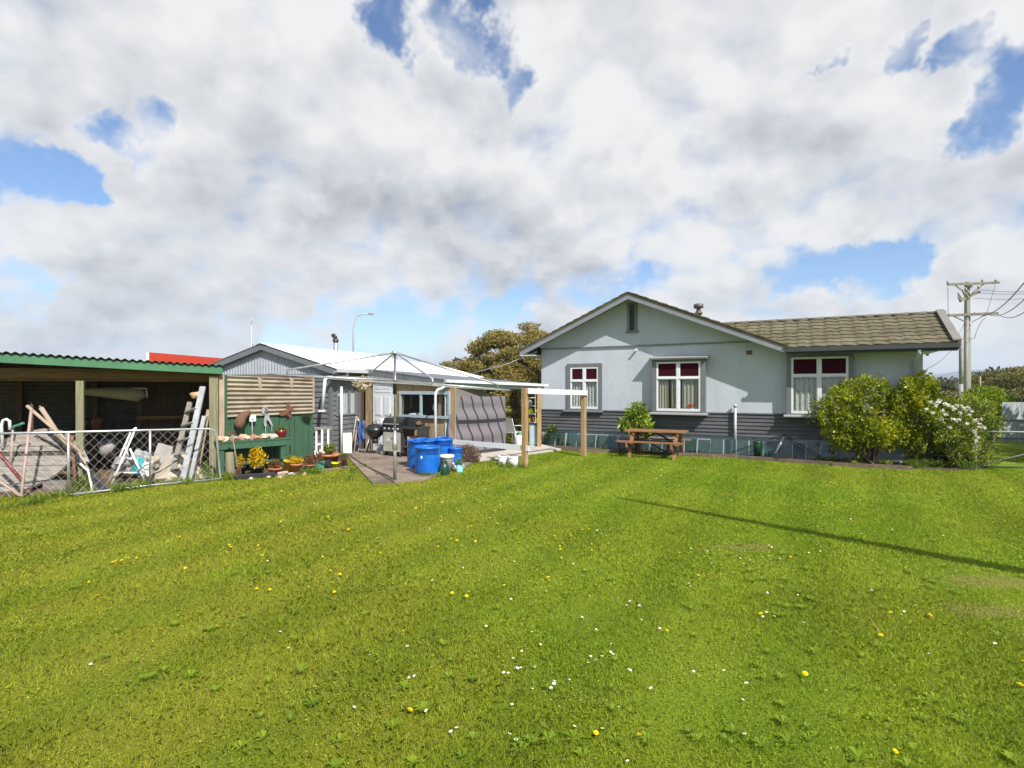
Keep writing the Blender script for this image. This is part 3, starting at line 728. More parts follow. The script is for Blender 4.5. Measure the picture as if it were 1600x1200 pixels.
# flue on the back of the roof
t = thing('chimney_flue', 'short dark metal flue with cap behind the house gable', 'chimney', A(1091.5, 497, 17.6))
x, y = t.location.x, t.location.y; fz = H+(HY-493)/F*17.6
MB().lathe([(0, fz-.6), (.085, fz-.6), (.085, fz+.17), (0, fz+.17)], (x, y, 0), 14).build('pipe', 'flue', t)
MB().lathe([(.06, fz+.17), (.06, fz+.23), (.15, fz+.24), (.15, fz+.36), (.10, fz+.38), (0, fz+.38)], (x, y, 0), 14).lathe([(.11, fz+.04), (.125, fz+.04), (.125, fz+.1), (.11, fz+.1)], (x, y, 0), 14).build('cap', 'flue', t)
# plant pot and oddments on the middle window's ledge
p = hW(4.78, -.11, 1.15)
t = thing('window_pot', 'white pot of coral red flowers standing inside the middle window', 'flower pot', p)
MB().lathe([(0, p.z), (.05, p.z), (.07, p.z+.11), (.06, p.z+.11)], (p.x, p.y, 0), 12).build('pot', 'white_plastic', t)
V, Q = leaves(*(lambda c, d: (c,))(*clump_points([((p.x, p.y, p.z+.17), (.11, .05, .06))], 160)), .05, .04); np_mesh('flowers', V, Q, 'orange_flower', t)
p = hW(4.22, -.11, 1.19)
V, Q = leaves(clump_points([((p.x, p.y, p.z+.05), (.10, .04, .05))], 130)[0], .06, .025)
tag(np_mesh('window_plant', V, Q, 'leaf_weed'), 'little green plant on the ledge of the middle house window', 'plant')
# waste pipe against the wall
p = MB(MH); p.tube([(5.94, -.11, .05), (5.94, -.11, 1.31)], .036, 10).tube([(5.94, -.11, 1.31), (5.94, -.11, 1.40)], .042, 10)
for z in (.7, 1.2): p.box(5.92, 5.96, -.10, -.0, z, z+.03)
single(p, 'vent_pipe', 'galv_pale', 'pale grey vent pipe standing up against the weatherboard base', 'pipe')
# old glass panes leaning on the base
x = .30; k = 0; r_ = random.Random(5); PANES = []
grp = 'old glass panes leaning along the house base'
while x < 8.1:
    wd = r_.uniform(.30, .36); hgt = .41+r_.uniform(-.05, .025); lean = r_.uniform(.05, .16)
    if not (5.86 < x+wd/2 < 6.0):
        bx = -.32-r_.uniform(0, .03)
        t = thing('glass_pane', 'old greenish glass pane leaning in the row against the house base', 'glass pane', hW(x, bx, .02), HR, grp)
        MB(PM[t.name]).prism([(0, 0, 0), (wd-.02, 0, 0), (wd-.02, lean, hgt), (0, lean, hgt)], (0, .006, 0)).build('glass', 'pane_old', t)
        MB(PM[t.name]).prism([(wd-.022, -.005, 0), (wd-.004, -.005, 0), (wd-.004, lean-.005, hgt-.03), (wd-.022, lean-.005, hgt-.03)], (0, .018, 0)).build('edge_strip', 'glass_edge', t)
    x += wd+.005; k += 1
# ------------------------------------------------------------------ garage with white iron roof (local: x right along its gable front, y back)
GO = Vector((-4.96, 14.9, 0)); GR = -math.radians(20.2)
gar = thing('garage', 'low charcoal weatherboard garage with corrugated gable and bright white iron roof', 'garage', GO, GR)
MG = PM[gar.name]
def gb(): return MB(MG)
def gW(x, y, z): return MG @ Vector((x, y, z))
RX, RZ, EX, EZ = -2.3, 3.11, .30, 2.36
def gz(x): return RZ-(RZ-EZ)*abs(x-RX)/(EX-RX)
def lap(mb, n, z0, z1, a, b, nrm):
    """lapped boards between plan points a and b, facing nrm"""
    a = Vector(a); b = Vector(b); nr = Vector(nrm); h = (z1-z0)/n
    for k in range(n):
        z = z0+k*h
        def q(p, o, zz): return (p.x+nr.x*o, p.y+nr.y*o, zz)
        vs = [q(a, .030, z), q(a, .006, z+h), q(a, 0, z), q(b, .030, z), q(b, .006, z+h), q(b, 0, z)]
        mb.add(vs, [(0, 3, 4, 1), (0, 2, 5, 3), (0, 1, 2), (3, 5, 4)])
s = gb(); lap(s, 15, 0, 2.18, (-4.85, 0, 0), (-.06, 0, 0), (0, -1, 0))
lap(s, 8, 0, 1.10, (0, .06, 0), (0, 1.30, 0), (1, 0, 0)); lap(s, 2, 1.90, 2.22, (0, .06, 0), (0, 1.30, 0), (1, 0, 0)); lap(s, 6, 1.10, 1.90, (0, .06, 0), (0, .20, 0), (1, 0, 0))
s.box(-4.85, -.06, .002, .1, 0, 2.3).box(-.1, -.002, .1, 1.3, 0, 1.1).box(-.1, -.002, .1, .2, 1.1, 2.3).box(-.1, -.002, 1.12, 6, 0, 2.3).box(-.1, -.002, .2, 1.12, 1.9, 2.3).box(-4.85, -4.75, .1, 6, 0, 2.3)
s.build('wall', 'garage_siding', gar)
gb().box(-.06, .035, -.035, .06, 0, 2.2).build('corner_board', 'garage_siding', gar)
# corrugated gable
c = gb(); n = 300
def corr(u): return .012*math.sin(u*2*PI/.105)
vs = []; 
for i in range(n+1):
    x = -4.75+4.75*i/n; y = -.02+corr(x); vs += [(x, y, 2.245), (x, y, gz(x)-.10)]
c.add(vs, [(2*i, 2*i+2, 2*i+3, 2*i+1) for i in range(n)], True); c.build('gable_cladding', 'garage_gable', gar)
gb().box(-4.9, .02, -.075, -.0, 2.175, 2.243).build('gable_board', 'garage_trim', gar)
b = gb()
for xe in (-4.92, .34):
    b.prism([(RX, -.16, RZ-.02), (xe, -.16, gz(xe)-.02), (xe, -.16, gz(xe)-.17), (RX, -.16, RZ-.17)], (0, .035, 0))
b.build('barge_board', 'garage_trim', gar)
b = gb()
for xe in (-4.92, .34): b.add([(RX, -.13, RZ-.16), (xe, -.13, gz(xe)-.16), (xe, 0, gz(xe)-.12), (RX, 0, RZ-.12)], [(0, 1, 2, 3)])
b.build('soffit', 'garage_trim', gar)
r = gb()
def csheet(mb, x0, z0, x1, z1, y0, y1, per=.105, amp=.012):
    n = int((y1-y0)/per*5); vs = []
    for i in range(n+1):
        y = y0+(y1-y0)*i/n; o = amp*math.sin(y*2*PI/per); vs += [(x0, y, z0+o), (x1, y, z1+o), (x0, y, z0+o-.008), (x1, y, z1+o-.008)]
    mb.add(vs, [(4*i, 4*i+1, 4*i+5, 4*i+4) for i in range(n)]+[(4*i+2, 4*i+6, 4*i+7, 4*i+3) for i in range(n)]+[(4*i+1, 4*i+3, 4*i+7, 4*i+5) for i in range(n)], True)
csheet(r, RX, RZ, EX+.04, EZ-.01, -.18, 6.0); csheet(r, RX, RZ, -4.95, gz(-4.95), -.18, 6.0)
csheet(r, RX, RZ-.14, EX, EZ-.05, 6.02, 10.0)
gro = r.build('roof', 'white_roof', gar)
gb().prism([(RX-.16, -.20, RZ-.025), (RX, -.20, RZ+.03), (RX+.16, -.20, RZ-.025), (RX, -.20, RZ+.015)], (0, 6.22, 0)).build('ridge_cap', 'white_roof', gro)
fl = gb(); fz = 3.0
fl.lathe([(.07, fz), (.07, 3.50), (0, 3.50)], (RX+.02, 3.1, 0), 12).build('flue', 'flue_steel', gar)
fl = gb(); fl.lathe([(.10, 3.42), (.10, 3.50), (.05, 3.52), (.05, 3.56)], (RX+.02, 3.1, 0), 12).tube([(RX+.02, 3.1, 3.54), (RX-.02, 3.1, 3.60), (RX-.10, 3.1, 3.66)], .07, 10)
fl.build('flue_cowl', 'black_metal', gar)
g = gb(); g.prism([(.30, -.28, 2.27), (.42, -.28, 2.27), (.44, -.28, 2.36), (.425, -.28, 2.36), (.41, -.28, 2.285), (.30, -.28, 2.285)], (0, 1.6, 0)).build('gutter', 'trim_white', gar)
d = MB(); d.tube([A(542, 579, 15.3), A(542, 588, 15.25), A(538, 589.5, 15.1), A(511, 590, 14.55), A(508, 593, 14.5), A(503.5, 640, 14.5)], .045, 8)
d.bar(A(498, 642, 14.5), A(508, 642, 14.5), .09, .05)
d.build('downpipe', 'trim_white', gar)
d = MB(); d.tube([AZ(533.5, 0, 15.0), A(533.5, 604, 15.0)], .034, 8).build('drain_pipe', 'trim_white', gar)
w1 = gb(); w1.box(.0, .03, .20, .26, 1.10, 1.9).box(.0, .03, 1.06, 1.12, 1.10, 1.9).box(.0, .03, .26, 1.06, 1.84, 1.9).box(.0, .05, .18, 1.16, 1.07, 1.11).box(0, .032, .74, .82, 1.11, 1.84)
gwn = w1.build('window', 'garage_trim', gar)
gb().box(.005, .012, .26, .74, 1.11, 1.84).box(.005, .012, .82, 1.06, 1.11, 1.84).build('pane', 'pane', gwn)
cu = gb(); cu.grid(lambda u, v: (-.03+.014*math.sin(u*26), .24+.5*u, 1.1+.76*v), 40, 1).grid(lambda u, v: (-.03+.014*math.sin(u*15), .84+.24*u, 1.1+.76*v), 20, 1).build('curtain', 'white_curtain', gwn)
# ------------------------------------------------------------------ timber lean-to with door and window (local x from the garage towards the house end)
F1 = Vector((-4.27, 15.9, 0)); F2 = Vector((-1.70, 14.30, 0)); LX = (F2-F1).length; LR = math.atan2((F2-F1).y, (F2-F1).x)
lean = thing('lean_to', 'lean-to of rough vertical boards with white door, joined to the garage', 'lean-to', F1, LR)
ML = PM[lean.name]
def lb(): return MB(ML)
def lW(x, y, z): return ML @ Vector((x, y, z))
def ltop(x): return 2.36-.33*x/LX
bd = lb(); x = -.15; k = 0
DX0, DX1, WX0, WX1, WZ0, WZ1 = .20, 1.00, 1.28, 2.97, 1.06, 1.76
rr = random.Random(2)
def board(x0, x1, z0, z1): bd.box(x0, x1-.006, .12+rr.uniform(-.006, .006), .15, z0, z1)
while x < LX+.16:
    x1 = min(x+.15, LX+.17); c = (x+x1)/2; zt = ltop(max(0, c))-.12
    if DX0 < c < DX1: board(x, x1, 2.05, max(2.06, zt))
    elif WX0 < c < WX1: board(x, x1, 0, WZ0); board(x, x1, WZ1, zt)
    else: board(x, x1, 0, zt)
    x = x1
bd.build('wall', 'raw_timber', lean)
dr = lb(); dr.box(DX0, DX1, .085, .118, .02, 2.03)
door = dr.build('door', 'trim_white', lean)
dp = lb()
for (z0, z1) in ((.2, .85), (1.05, 1.6)):
    for (x0, x1) in ((DX0+.10, DX0+.36), (DX0+.44, DX1-.10)):
        dp.box(x0, x1, .074, .0845, z0, z1).box(x0+.03, x1-.03, .066, .0735, z0+.03, z1-.03)
for z in (1.72, 1.82, 1.92): dp.box(DX0+.10, DX1-.1, .076, .0845, z, z+.06)
dp.build('door_panel', 'trim_white', door)
lb().tube([(DX1-.09, .083, 1.0), (DX1-.09, .03, 1.0), (DX1-.19, .03, 1.0)], .012, 8).box(DX1-.11, DX1-.07, .072, .0845, .93, 1.12).build('door_handle', 'rust', door)
wf = lb(); wf.box(WX0-.05, WX1+.06, .07, .119, WZ1-.09, WZ1).box(WX0-.05, WX1+.06, .05, .119, WZ0-.03, WZ0+.04)
for x in (WX0-.05, WX0+.72, WX1): wf.box(x, x+.07, .075, .119, WZ0+.04, WZ1-.09)
lw = wf.build('window', 'light_blue', lean)
lb().box(WX0+.02, WX0+.72, .10, .106, WZ0+.04, WZ1-.09).box(WX0+.79, WX1, .10, .106, WZ0+.04, WZ1-.09).build('pane', 'pane', lw)
iw = lb(); iw.add([(WX0-.3, .16, .4), (WX1+.1, .16, .4), (WX1+.1, 1.6, .4), (WX0-.3, 1.6, .4), (WX0-.3, .16, 2.0), (WX1+.1, .16, 2.0), (WX1+.1, 1.6, 2.0), (WX0-.3, 1.6, 2.0)], [(0, 1, 2, 3), (7, 6, 5, 4), (3, 2, 6, 7), (0, 3, 7, 4), (2, 1, 5, 6)]).build('room', 'room', lean)
c0 = lW(WX0+1.15, .32, 1.06)
MB().blob(c0+Vector((.1, .05, .16)), (.2, .1, .22), seed=4).blob(c0+Vector((-.06, 0, .26)), (.08, .06, .1), seed=8).build('white_bag', 'white_plastic', lean)
MB().blob(lW(WX0+.42, .27, 1.10), (.22, .1, .05), seed=5).build('folded_cloth', 'white_plastic', lean)
E2 = Vector((1.02, 17.2, 1.96)); T2 = gW(.30, 5.9, 2.34); T1 = gW(.30, 1.15, 2.40); E1 = Vector((-1.72, 14.28, 2.06))
lr = MB(); n = 260
def ruled(u, v):
    a = T1.lerp(T2, u); b = E1.lerp(E2, u); p = a.lerp(b, v); p.z += .012*math.sin(u*2*PI*40); return p
lr.grid(ruled, 240, 2)
lr.add([(p.x, p.y, p.z-.03) for p in (T1, T2, E2, E1)], [(3, 2, 1, 0)])
lr.build('roof', 'grey_roof', lean)
fs = MB(); a = lW(-.15, -.02, 2.40); b = lW(LX+.02, -.02, 2.06)
fs.prism([a, b, b-Vector((0, 0, .16)), a-Vector((0, 0, .19))], ML.to_3x3() @ Vector((0, .035, 0))).build('fascia', 'fascia_grey', lean)
# verandah side: gutter, beam, posts
dE = (E2-E1); ed = Vector((dE.x, dE.y, 0)).normalized(); en = Vector((ed.y, -ed.x, 0))
def ew(t, o, z): p = E1.lerp(E2, t); return Vector((p.x, p.y, 0))+en*o+Vector((0, 0, z))
g = MB()
a, b = ew(-.02, .06, 2.03), ew(1.02, .06, 1.93)
g.bar(a, b, .10, .075).build('gutter', 'trim_white', lean)
MB().bar(ew(-.02, -.03, 1.93), ew(1.0, -.03, 1.85), .04, .13).build('eave_beam', 'light_blue', lean)
MB().tube([A(694, 604, 14.25), A(690, 607, 14.2), A(684, 609, 14.1), A(680.5, 614, 14.1), AZ(680.5, .05, 14.1)], .036, 8).build('downpipe', 'trim_white', lean)
po = MB(); po.bar(AZ(698, 0, 14.5), AZ(698, 1.9, 14.5), .09).build('post', 'light_blue', lean)
for px, Y in ((689, 14.75), ): MB().bar(AZ(px, 0, Y), AZ(px, 1.95, Y), .14, .10).build('post', 'raw_timber', lean)
MB().bar(AZ(842.5, 0, 16.7), AZ(842.5, 1.86, 16.7), .12).build('post', 'treated_post', lean)
MB().bar(AZ(833, 0, 17.3), AZ(833, 1.84, 17.3), .06, .12).build('post', 'brown_wood', lean)
# beams across under the verandah roof and the dim end wall of the garage side
bm = MB()
for t in (.25, .5, .75, .97): bm.bar(ew(t, -.08, 1.86), Vector((*(T1.lerp(T2, t)).xy, 2.24)), .045, .09)
bm.build('rafter', 'brown_wood', lean)
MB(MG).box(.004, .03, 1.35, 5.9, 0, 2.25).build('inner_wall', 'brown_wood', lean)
MB().bar(A(753, 620, 17.5), A(770, 620, 17.7), .03, .25).build('white_board', 'bbq_panel', lean)
# ------------------------------------------------------------------ hung shade cloth
tl, tr, br, bl = A(701, 616.5, 14.45), A(789, 618.5, 15.85), AZ(790, .05, 15.7), AZ(699, .03, 14.2)
m, nt, out = newmat('shade_cloth')
at = nd(nt, 'ShaderNodeAttribute', attribute_name='uv2'); sx = nd(nt, 'ShaderNodeSeparateXYZ'); nt.links.new(at.outputs['Vector'], sx.inputs[0])
u_, v_ = sx.outputs[0], sx.outputs[1]
q = mth(nt, 'SUBTRACT', u_, mth(nt, 'MULTIPLY', v_, .27))
fr = mth(nt, 'FRACT', mth(nt, 'ADD', mth(nt, 'MULTIPLY', q, 5.65), .99)); band = mth(nt, 'LESS_THAN', fr, .17)
band = mth(nt, 'MULTIPLY', band, mth(nt, 'GREATER_THAN', q, -.01))
hb1 = mth(nt, 'MULTIPLY', mth(nt, 'LESS_THAN', mth(nt, 'ABSOLUTE', mth(nt, 'SUBTRACT', v_, .44)), .033), mth(nt, 'GREATER_THAN', q, .0))
hb2 = mth(nt, 'MULTIPLY', mth(nt, 'GREATER_THAN', v_, .94), mth(nt, 'GREATER_THAN', q, .0))
fac = mth(nt, 'MAXIMUM', band, mth(nt, 'MAXIMUM', hb1, hb2))
col = mixc(nt, fac, (.18, .163, .182), (.036, .036, .045))
b = nd(nt, 'ShaderNodeBsdfPrincipled'); nt.links.new(col, b.inputs['Base Color']); b.inputs['Roughness'].default_value = .85
t = nd(nt, 'ShaderNodeBsdfTranslucent'); nt.links.new(col, t.inputs[0]); mx = nd(nt, 'ShaderNodeMixShader'); mx.inputs[0].default_value = .15
nt.links.new(b.outputs[0], mx.inputs[1]); nt.links.new(t.outputs[0], mx.inputs[2]); nt.links.new(mx.outputs[0], out.inputs[0])
cl = MB(); cn = (tr-tl).cross(Vector((0, 0, 1))).normalized()
def cloth(u, v):
    top = tl.lerp(tr, u); bot = bl.lerp(br, u); p = top.lerp(bot, v)
    rp = .034*math.sin(v*2*PI*3.1+.6*u+.5)*min(1, v*5)*(.5+.5*math.sin(PI*min(1, u*1.1)))+.05*math.sin(v*PI)*.6
    p += cn*rp; p.z += -.035*math.sin(PI*u)*(1-v)
    return p
NU, NV = 60, 60
cl.grid(cloth, NU, NV)
co = single(cl, 'shade_cloth', 'shade_cloth', 'mauve grey shade cloth with dark check bands hung from the verandah', 'shade cloth')
at = co.data.attributes.new('uv2', 'FLOAT_VECTOR', 'POINT')
at.data.foreach_set('vector', np.array([(i/NU, j/NV, 0) for j in range(NV+1) for i in range(NU+1)], dtype=np.float32).ravel())
# ------------------------------------------------------------------ pergola of new posts and white rails
p1, p2 = G(820, 731), G(912, 713.5)
pg = thing('pergola_frame', 'unfinished frame of two new timber posts and white rails beside the verandah', 'frame', p1)
for p, h, nm in ((p1, 1.845, 0), (p2, 1.68, 1)):
    m_ = MB(Matrix.Translation(p) @ Matrix.Rotation(-.62, 4, 'Z')); m_.box(-.055, .055, -.055, .055, -.1, h).build('post', 'treated_post', pg)
d = (p2-p1).normalized()
MB().bar(Vector((p1.x, p1.y, 1.78))+d*.02+Vector((.06, -.06, 0)), Vector((p2.x, p2.y, 1.715))+d*.06+Vector((.05, -.07, 0)), .03, .13).build('rail', 'trim_white', pg)
MB().bar(Vector((p1.x, p1.y, .46))+Vector((.09, -.085, 0)), A(684, 688, 14.15)+Vector((0, -.03, 0)), .03, .12).build('rail', 'trim_white', pg)
# ------------------------------------------------------------------ things on the verandah and the patio
def pail(name, label, px, py, r, h, mat, cat='bucket', lid=None, group=None, n=20, handle=True):
    p = G(px, py); t = thing(name, label, cat, p, 0, group)
    MB().lathe([(0, .015), (r*.84, .015), (r*.84, 0), (r*.86, 0), (r, h), (r*.94, h), (r*.82, .03), (0, .03)] if not lid else [(0, 0), (r*.86, 0), (r, h)], p, n).build('body', mat, t)
    MB().lathe([(r*1.0, h*.86), (r*1.06, h*.87), (r*1.06, h*.90), (r, h*.91)], p, n).build('rim', mat, t)
    if lid: MB().lathe([(r*1.07, h-.05), (r*1.09, h-.05), (r*1.09, h+.005), (r*.9, h+.012), (0, h+.008)], p, n).build('lid', lid, t)
    if handle: MB().tube([p+Vector((r*math.cos(a), -.02-r*.25*math.sin(a), h*.88-.12*math.sin(a)*h/.3)) for a in np.linspace(0, PI, 9)], .004, 5).build('handle', 'galv', t)
    return t
def drum(label, px, py, r, h, full=True, spot=False):
    p = G(px, py); p.z = .035; t = thing('plastic_drum', label, 'drum', p, 0, 'blue drums beside the clothesline')
    prof = [(0, 0), (r*.97, 0), (r*1.0, .03), (r, h*.55), (r*1.012, h*.6), (r, h*.65), (r*.985, h-.05), (r*1.03, h-.045), (r*1.03, h-.01), (r*.95, h), (r*.93, h-.02)]
    if full: prof += [(0, h-.035)]
    else: prof += [(r*.95, .03), (0, .03)]
    MB().lathe(prof, p, 36).build('body', 'blue_plastic', t)
    if full:
        MB().tube([p+Vector((-r*.45, -r*.35, h+.005)), p+Vector((0, 0, h+.028)), p+Vector((r*.45, r*.35, h+.005))], .022, 8).build('lid_grip', 'blue_plastic', t)
    a = -1.15
    e1_ = Vector((math.cos(a), math.sin(a), 0)); tn = Vector((-e1_.y, e1_.x, 0)); c = p+e1_*(r*1.0)+Vector((0, 0, h*.80))
    m_ = MB()
    for k in range(5): m_.bar(c+tn*(.045*(k-2)), c+tn*(.045*(k-1)), .015, .05-.006*abs(k-2))
    m_.build('hand_hole', 'blue_dark', t)
    if spot:
        a = -1.9; e1_ = Vector((math.cos(a), math.sin(a), 0)); q = p+e1_*(r*.995)+Vector((0, 0, h*.63)); tn = Vector((-e1_.y, e1_.x, 0))
        MB().prism([q+tn*.02*math.cos(k*PI/5)+Vector((0, 0, .035*math.sin(k*PI/5))) for k in range(10)], e1_*.008).build('white_patch', 'white_plastic', t)
drum('cut-down blue drum with white patch, nearest the clothesline pole', 668, 741, .268, .57, False, True)
drum('tall blue drum close behind the white-patched one', 658, 731, .315, .62)
drum('blue drum against the white downpipe, behind the lidded bucket', 690, 726, .27, .60)
drum('small blue drum farthest towards the brown shrub', 711, 727.5, .165, .40, False)
pail('lidded_bucket', 'white lidded bucket squeezed between the blue drums', 698, 736, .155, .35, 'grey_plastic', lid='white_plastic')
p = G(694, 742.5); t = thing('green_can', 'dark green plastic can in front of the lidded bucket', 'can', p)
MB().lathe([(0, 0), (.105, 0), (.115, .02), (.112, .17), (.085, .24), (.05, .27)], p, 16).build('body', 'dark_green_plastic', t)
MB().tube([p+Vector((-.07, -.03, .24)), p+Vector((-.03, -.02, .315)), p+Vector((.03, 0, .315)), p+Vector((.075, .02, .22))], .014, 8).build('handle', 'dark_green_plastic', t)
MB().lathe([(.03, .265), (.03, .30), (0, .30)], p, 10).build('cap', 'dark_green_plastic', t)
p = G(718, 738); t = thing('watering_can', 'pale blue watering can on the grass beside the drums', 'watering can', p)
MB().lathe([(0, 0), (.075, 0), (.078, .02), (.06, .17), (.055, .17), (.06, .03), (0, .03)], p, 16).build('body', 'sky_plastic', t)
MB().tube([p+Vector((-.06, 0, .05)), p+Vector((-.11, -.01, .16)), p+Vector((-.15, -.02, .22))], [.02, .014, .012], 8).build('spout', 'white_plastic', t)
MB().tube([p+Vector((.06, 0, .04)), p+Vector((.10, 0, .12)), p+Vector((.06, 0, .22)), p+Vector((-.03, 0, .20))], .011, 8).build('handle', 'sky_plastic', t)
V, Q = leaves(clump_points([((p.x+.0, p.y, .21), (.06, .06, .06))], 60)[0], .08, .03); np_mesh('sprig', V, Q, 'leaf_weed', t)
pail('bucket', 'white bucket farther from the timber post, of the pair on the grass', 786, 727.5, .125, .24, 'white_plastic', group='white buckets by the post')
pail('bucket', 'white bucket next to the timber post, of the pair on the grass', 803, 729, .135, .25, 'white_plastic', group='white buckets by the post')
p = G(731, 724)
V, Q = leaves(clump_points([((p.x-.1, p.y, .22), (.20, .18, .22)), ((p.x+.14, p.y+.02, .19), (.18, .18, .2)), ((p.x, p.y+.05, .30), (.17, .15, .17))], 2600, .3)[0], .05, .022)
t = thing('dry_shrub', 'dry brown and reddish shrub between the drums and shade cloth', 'shrub', p)
np_mesh('foliage', V, Q, 'leaf_dead', t)
m_ = MB()
for k in range(14):
    a = k*.9; m_.tube([p, p+Vector((.12*math.cos(a), .1*math.sin(a), .2)), p+Vector((.25*math.cos(a), .2*math.sin(a), .36))], [.008, .006, .003], 5)
m_.build('stem', 'twig', t)
# white plastic chair, gas bottle, shelf, cabinet
p = G(803, 698); p.z = .05
t = thing('plastic_chair', 'white plastic chair under the verandah behind the shade cloth', 'chair', p)
Mx = Matrix.Translation(p) @ Matrix.Rotation(2.5, 4, 'Z')
MB(Mx).box(-.22, .22, -.22, .22, .40, .43).build('seat', 'white_plastic', t)
MB(Mx).prism([(-.22, .20, .43), (.22, .20, .43), (.19, .34, .86), (-.19, .34, .86)], (0, .025, 0)).build('backrest', 'white_plastic', t)
for a in (-1, 1):
    for b in (-1, 1): MB(Mx).bar((a*.2, b*.2, .40), (a*.24, b*.25, 0), .035).build('leg', 'white_plastic', t)
    MB(Mx).bar((a*.25, -.2, .62), (a*.24, .28, .64), .04, .02).bar((a*.25, -.2, .61), (a*.24, -.22, .42), .03).build('armrest', 'white_plastic', t)
p = G(812, 702.5); p.z = .05; t = thing('gas_bottle', 'white gas bottle standing on the paving near the post', 'gas bottle', p)
MB().lathe([(.13, 0), (.13, .04), (.15, .08), (.15, .30), (.12, .37), (.05, .40), (0, .40)], p, 18).build('body', 'white_plastic', t)
MB().lathe([(.07, .40), (.075, .48), (.066, .48), (.06, .40)], p, 14).lathe([(.02, .4), (.02, .46), (0, .46)], p, 8).build('collar', 'green_pot', t)
p = AZ(832, .05, 17.0); t = thing('cabinet', 'pale blue-grey cabinet beside the inner verandah post', 'cabinet', p)
MB(Matrix.Translation(p)).box(-.10, .22, -.2, .2, .0, .66).build('body', 'light_blue', t)
MB(Matrix.Translation(p)).box(-.12, .24, -.22, .22, .661, .69).build('top', 'dark_wood', t)
MB(Matrix.Translation(p)).box(-.08, .20, -.212, -.2005, .05, .62).build('door', 'light_blue', t)
p = AZ(827, .76, 17.05)
SH = thing('shelf_rack', 'slim white rack of shelves hanging beside the inner post', 'rack', AZ(829, .75, 17.2))
m_ = MB(Matrix.Translation(AZ(829, .75, 17.2)))
for z in (.0, .26, .52, .78): m_.box(-.14, .14, -.1, .1, z, z+.02)
m_.box(-.15, -.141, -.1, .1, 0, 1.0).box(.141, .15, -.1, .1, 0, 1.0).build('frame', 'white_paint', SH)
for (dx, z, mt, nm, lb_, ct) in ((.0, .80, 'rust', 'jar', 'rusty red tin on the top shelf of the white rack', 'tin'), (-.02, .54, 'grey_plastic', 'tin', 'grey tin on the second shelf of the white rack', 'tin'),
                             (.0, .28, 'bright_yellow', 'box', 'yellow box on the third shelf of the white rack', 'box'), (.06, .02, 'red_paint', 'can', 'red can on the bottom shelf of the white rack', 'can')):
    c = AZ(829, .75, 17.2)+Vector((dx, 0, z))
    m_ = MB().lathe([(0, 0), (.06, 0), (.065, .02), (.065, .14), (.05, .15), (.04, .17), (0, .17)], c, 12)
    single(m_, nm, mt, lb_, ct)
# dim plants under the verandah, catching light at the back
for i, (px, Y, h, mt, lb_) in enumerate(((806, 17.9, 1.5, 'leaf_dead', 'tall dry leafy plant in the dim verandah'), (818, 18.6, 1.7, 'leaf_weed', 'green leafy climber at the back of the verandah'))):
    c = AZ(px, 0, Y); t = thing('verandah_plant', lb_, 'plant', c)
    V, Q = leaves(clump_points([((c.x+.1*math.sin(k*2), c.y+.1*math.cos(k*3), .25+h*k/7), (.22, .2, .2)) for k in range(7)], 1100, .2)[0], .11, .05)
    np_mesh('foliage', V, Q, mt, t)
    MB().tube([c, c+Vector((.05, 0, h*.5)), c+Vector((0, .05, h))], [.015, .012, .006], 6).build('stem', 'twig', t)
# kettle barbecue
p = G(586, 711.5); p.z = .035
t = thing('kettle_barbecue', 'black round kettle barbecue on tripod legs beside the white door', 'barbecue', p)
c = p+Vector((0, 0, .66))
MB().lathe([(.0, -.235), (.10, -.22), (.19, -.15), (.255, -.05), (.265, 0)], c, 24).build('bowl', 'black_metal', t)
MB().lathe([(.272, 0), (.272, .015), (.25, .06), (.19, .125), (.09, .165), (0, .175)], c, 24).build('lid', 'black_metal', t)
MB().tube([c+Vector((-.05, -.02, .17)), c+Vector((-.04, -.03, .22)), c+Vector((.04, -.03, .22)), c+Vector((.05, -.02, .17))], .01, 6).build('lid_handle', 'black_plastic', t)
for k, a in enumerate((-2.6, -.5, 1.5)):
    e = Vector((math.cos(a), math.sin(a), 0)); MB().tube([c+e*.14+Vector((0, 0, -.18)), p+e*.31], .011, 6).build('leg', 'alu', t)
for a in (-.5, 1.5):
    e = Vector((math.cos(a), math.sin(a), 0)); MB().lathe([(.0, -.02), (.075, -.02), (.08, 0), (.075, .02), (0, .02)], p+e*.31+Vector((0, 0, .05)), 14, Matrix.Rotation(PI/2, 3, 'X')).build('wheel', 'white_plastic', t)
MB().lathe([(.05, -.36), (.09, -.36), (.09, -.22), (.05, -.22)], c, 14).build('ash_catcher', 'black_plastic', t)
# gas barbecue
gd = (F2-F1).normalized(); gn = Vector((gd.y, -gd.x, 0)); gc = F1+gd*(.56*LX)+gn*.42+Vector((0, 0, .035)); 
t = thing('gas_barbecue', 'black hooded gas barbecue with side shelves under the lean-to window', 'barbecue', gc, LR)
Mb = PM[t.name]
MB(Mb).box(-.34, .34, -.25, .25, .10, .12).box(-.34, -.31, -.25, .25, .12, .66).box(.31, .34, -.25, .25, .12, .66).box(-.31, .31, .22, .25, .12, .66).build('cabinet', 'bbq_body', t)
MB(Mb).box(-.305, .305, -.262, -.24, .13, .64).build('door', 'bbq_panel', t)
MB(Mb).box(-.36, .36, -.27, .26, .661, .80).build('firebox', 'bbq_body', t)
h_ = MB(Mb); prof = [(-.26, .801), (-.25, .90), (-.16, 1.01), (.05, 1.04), (.22, 1.0), (.25, .801)]
h_.prism([(-.35, y, z) for y, z in prof], (.70, 0, 0)).build('hood', 'black_metal', t)
MB(Mb).bar((-.26, -.30, .86), (.26, -.30, .86), .025).box(-.25, -.22, -.29, -.25, .85, .87).box(.22, .25, -.29, -.25, .85, .87).build('hood_handle', 'alu', t)
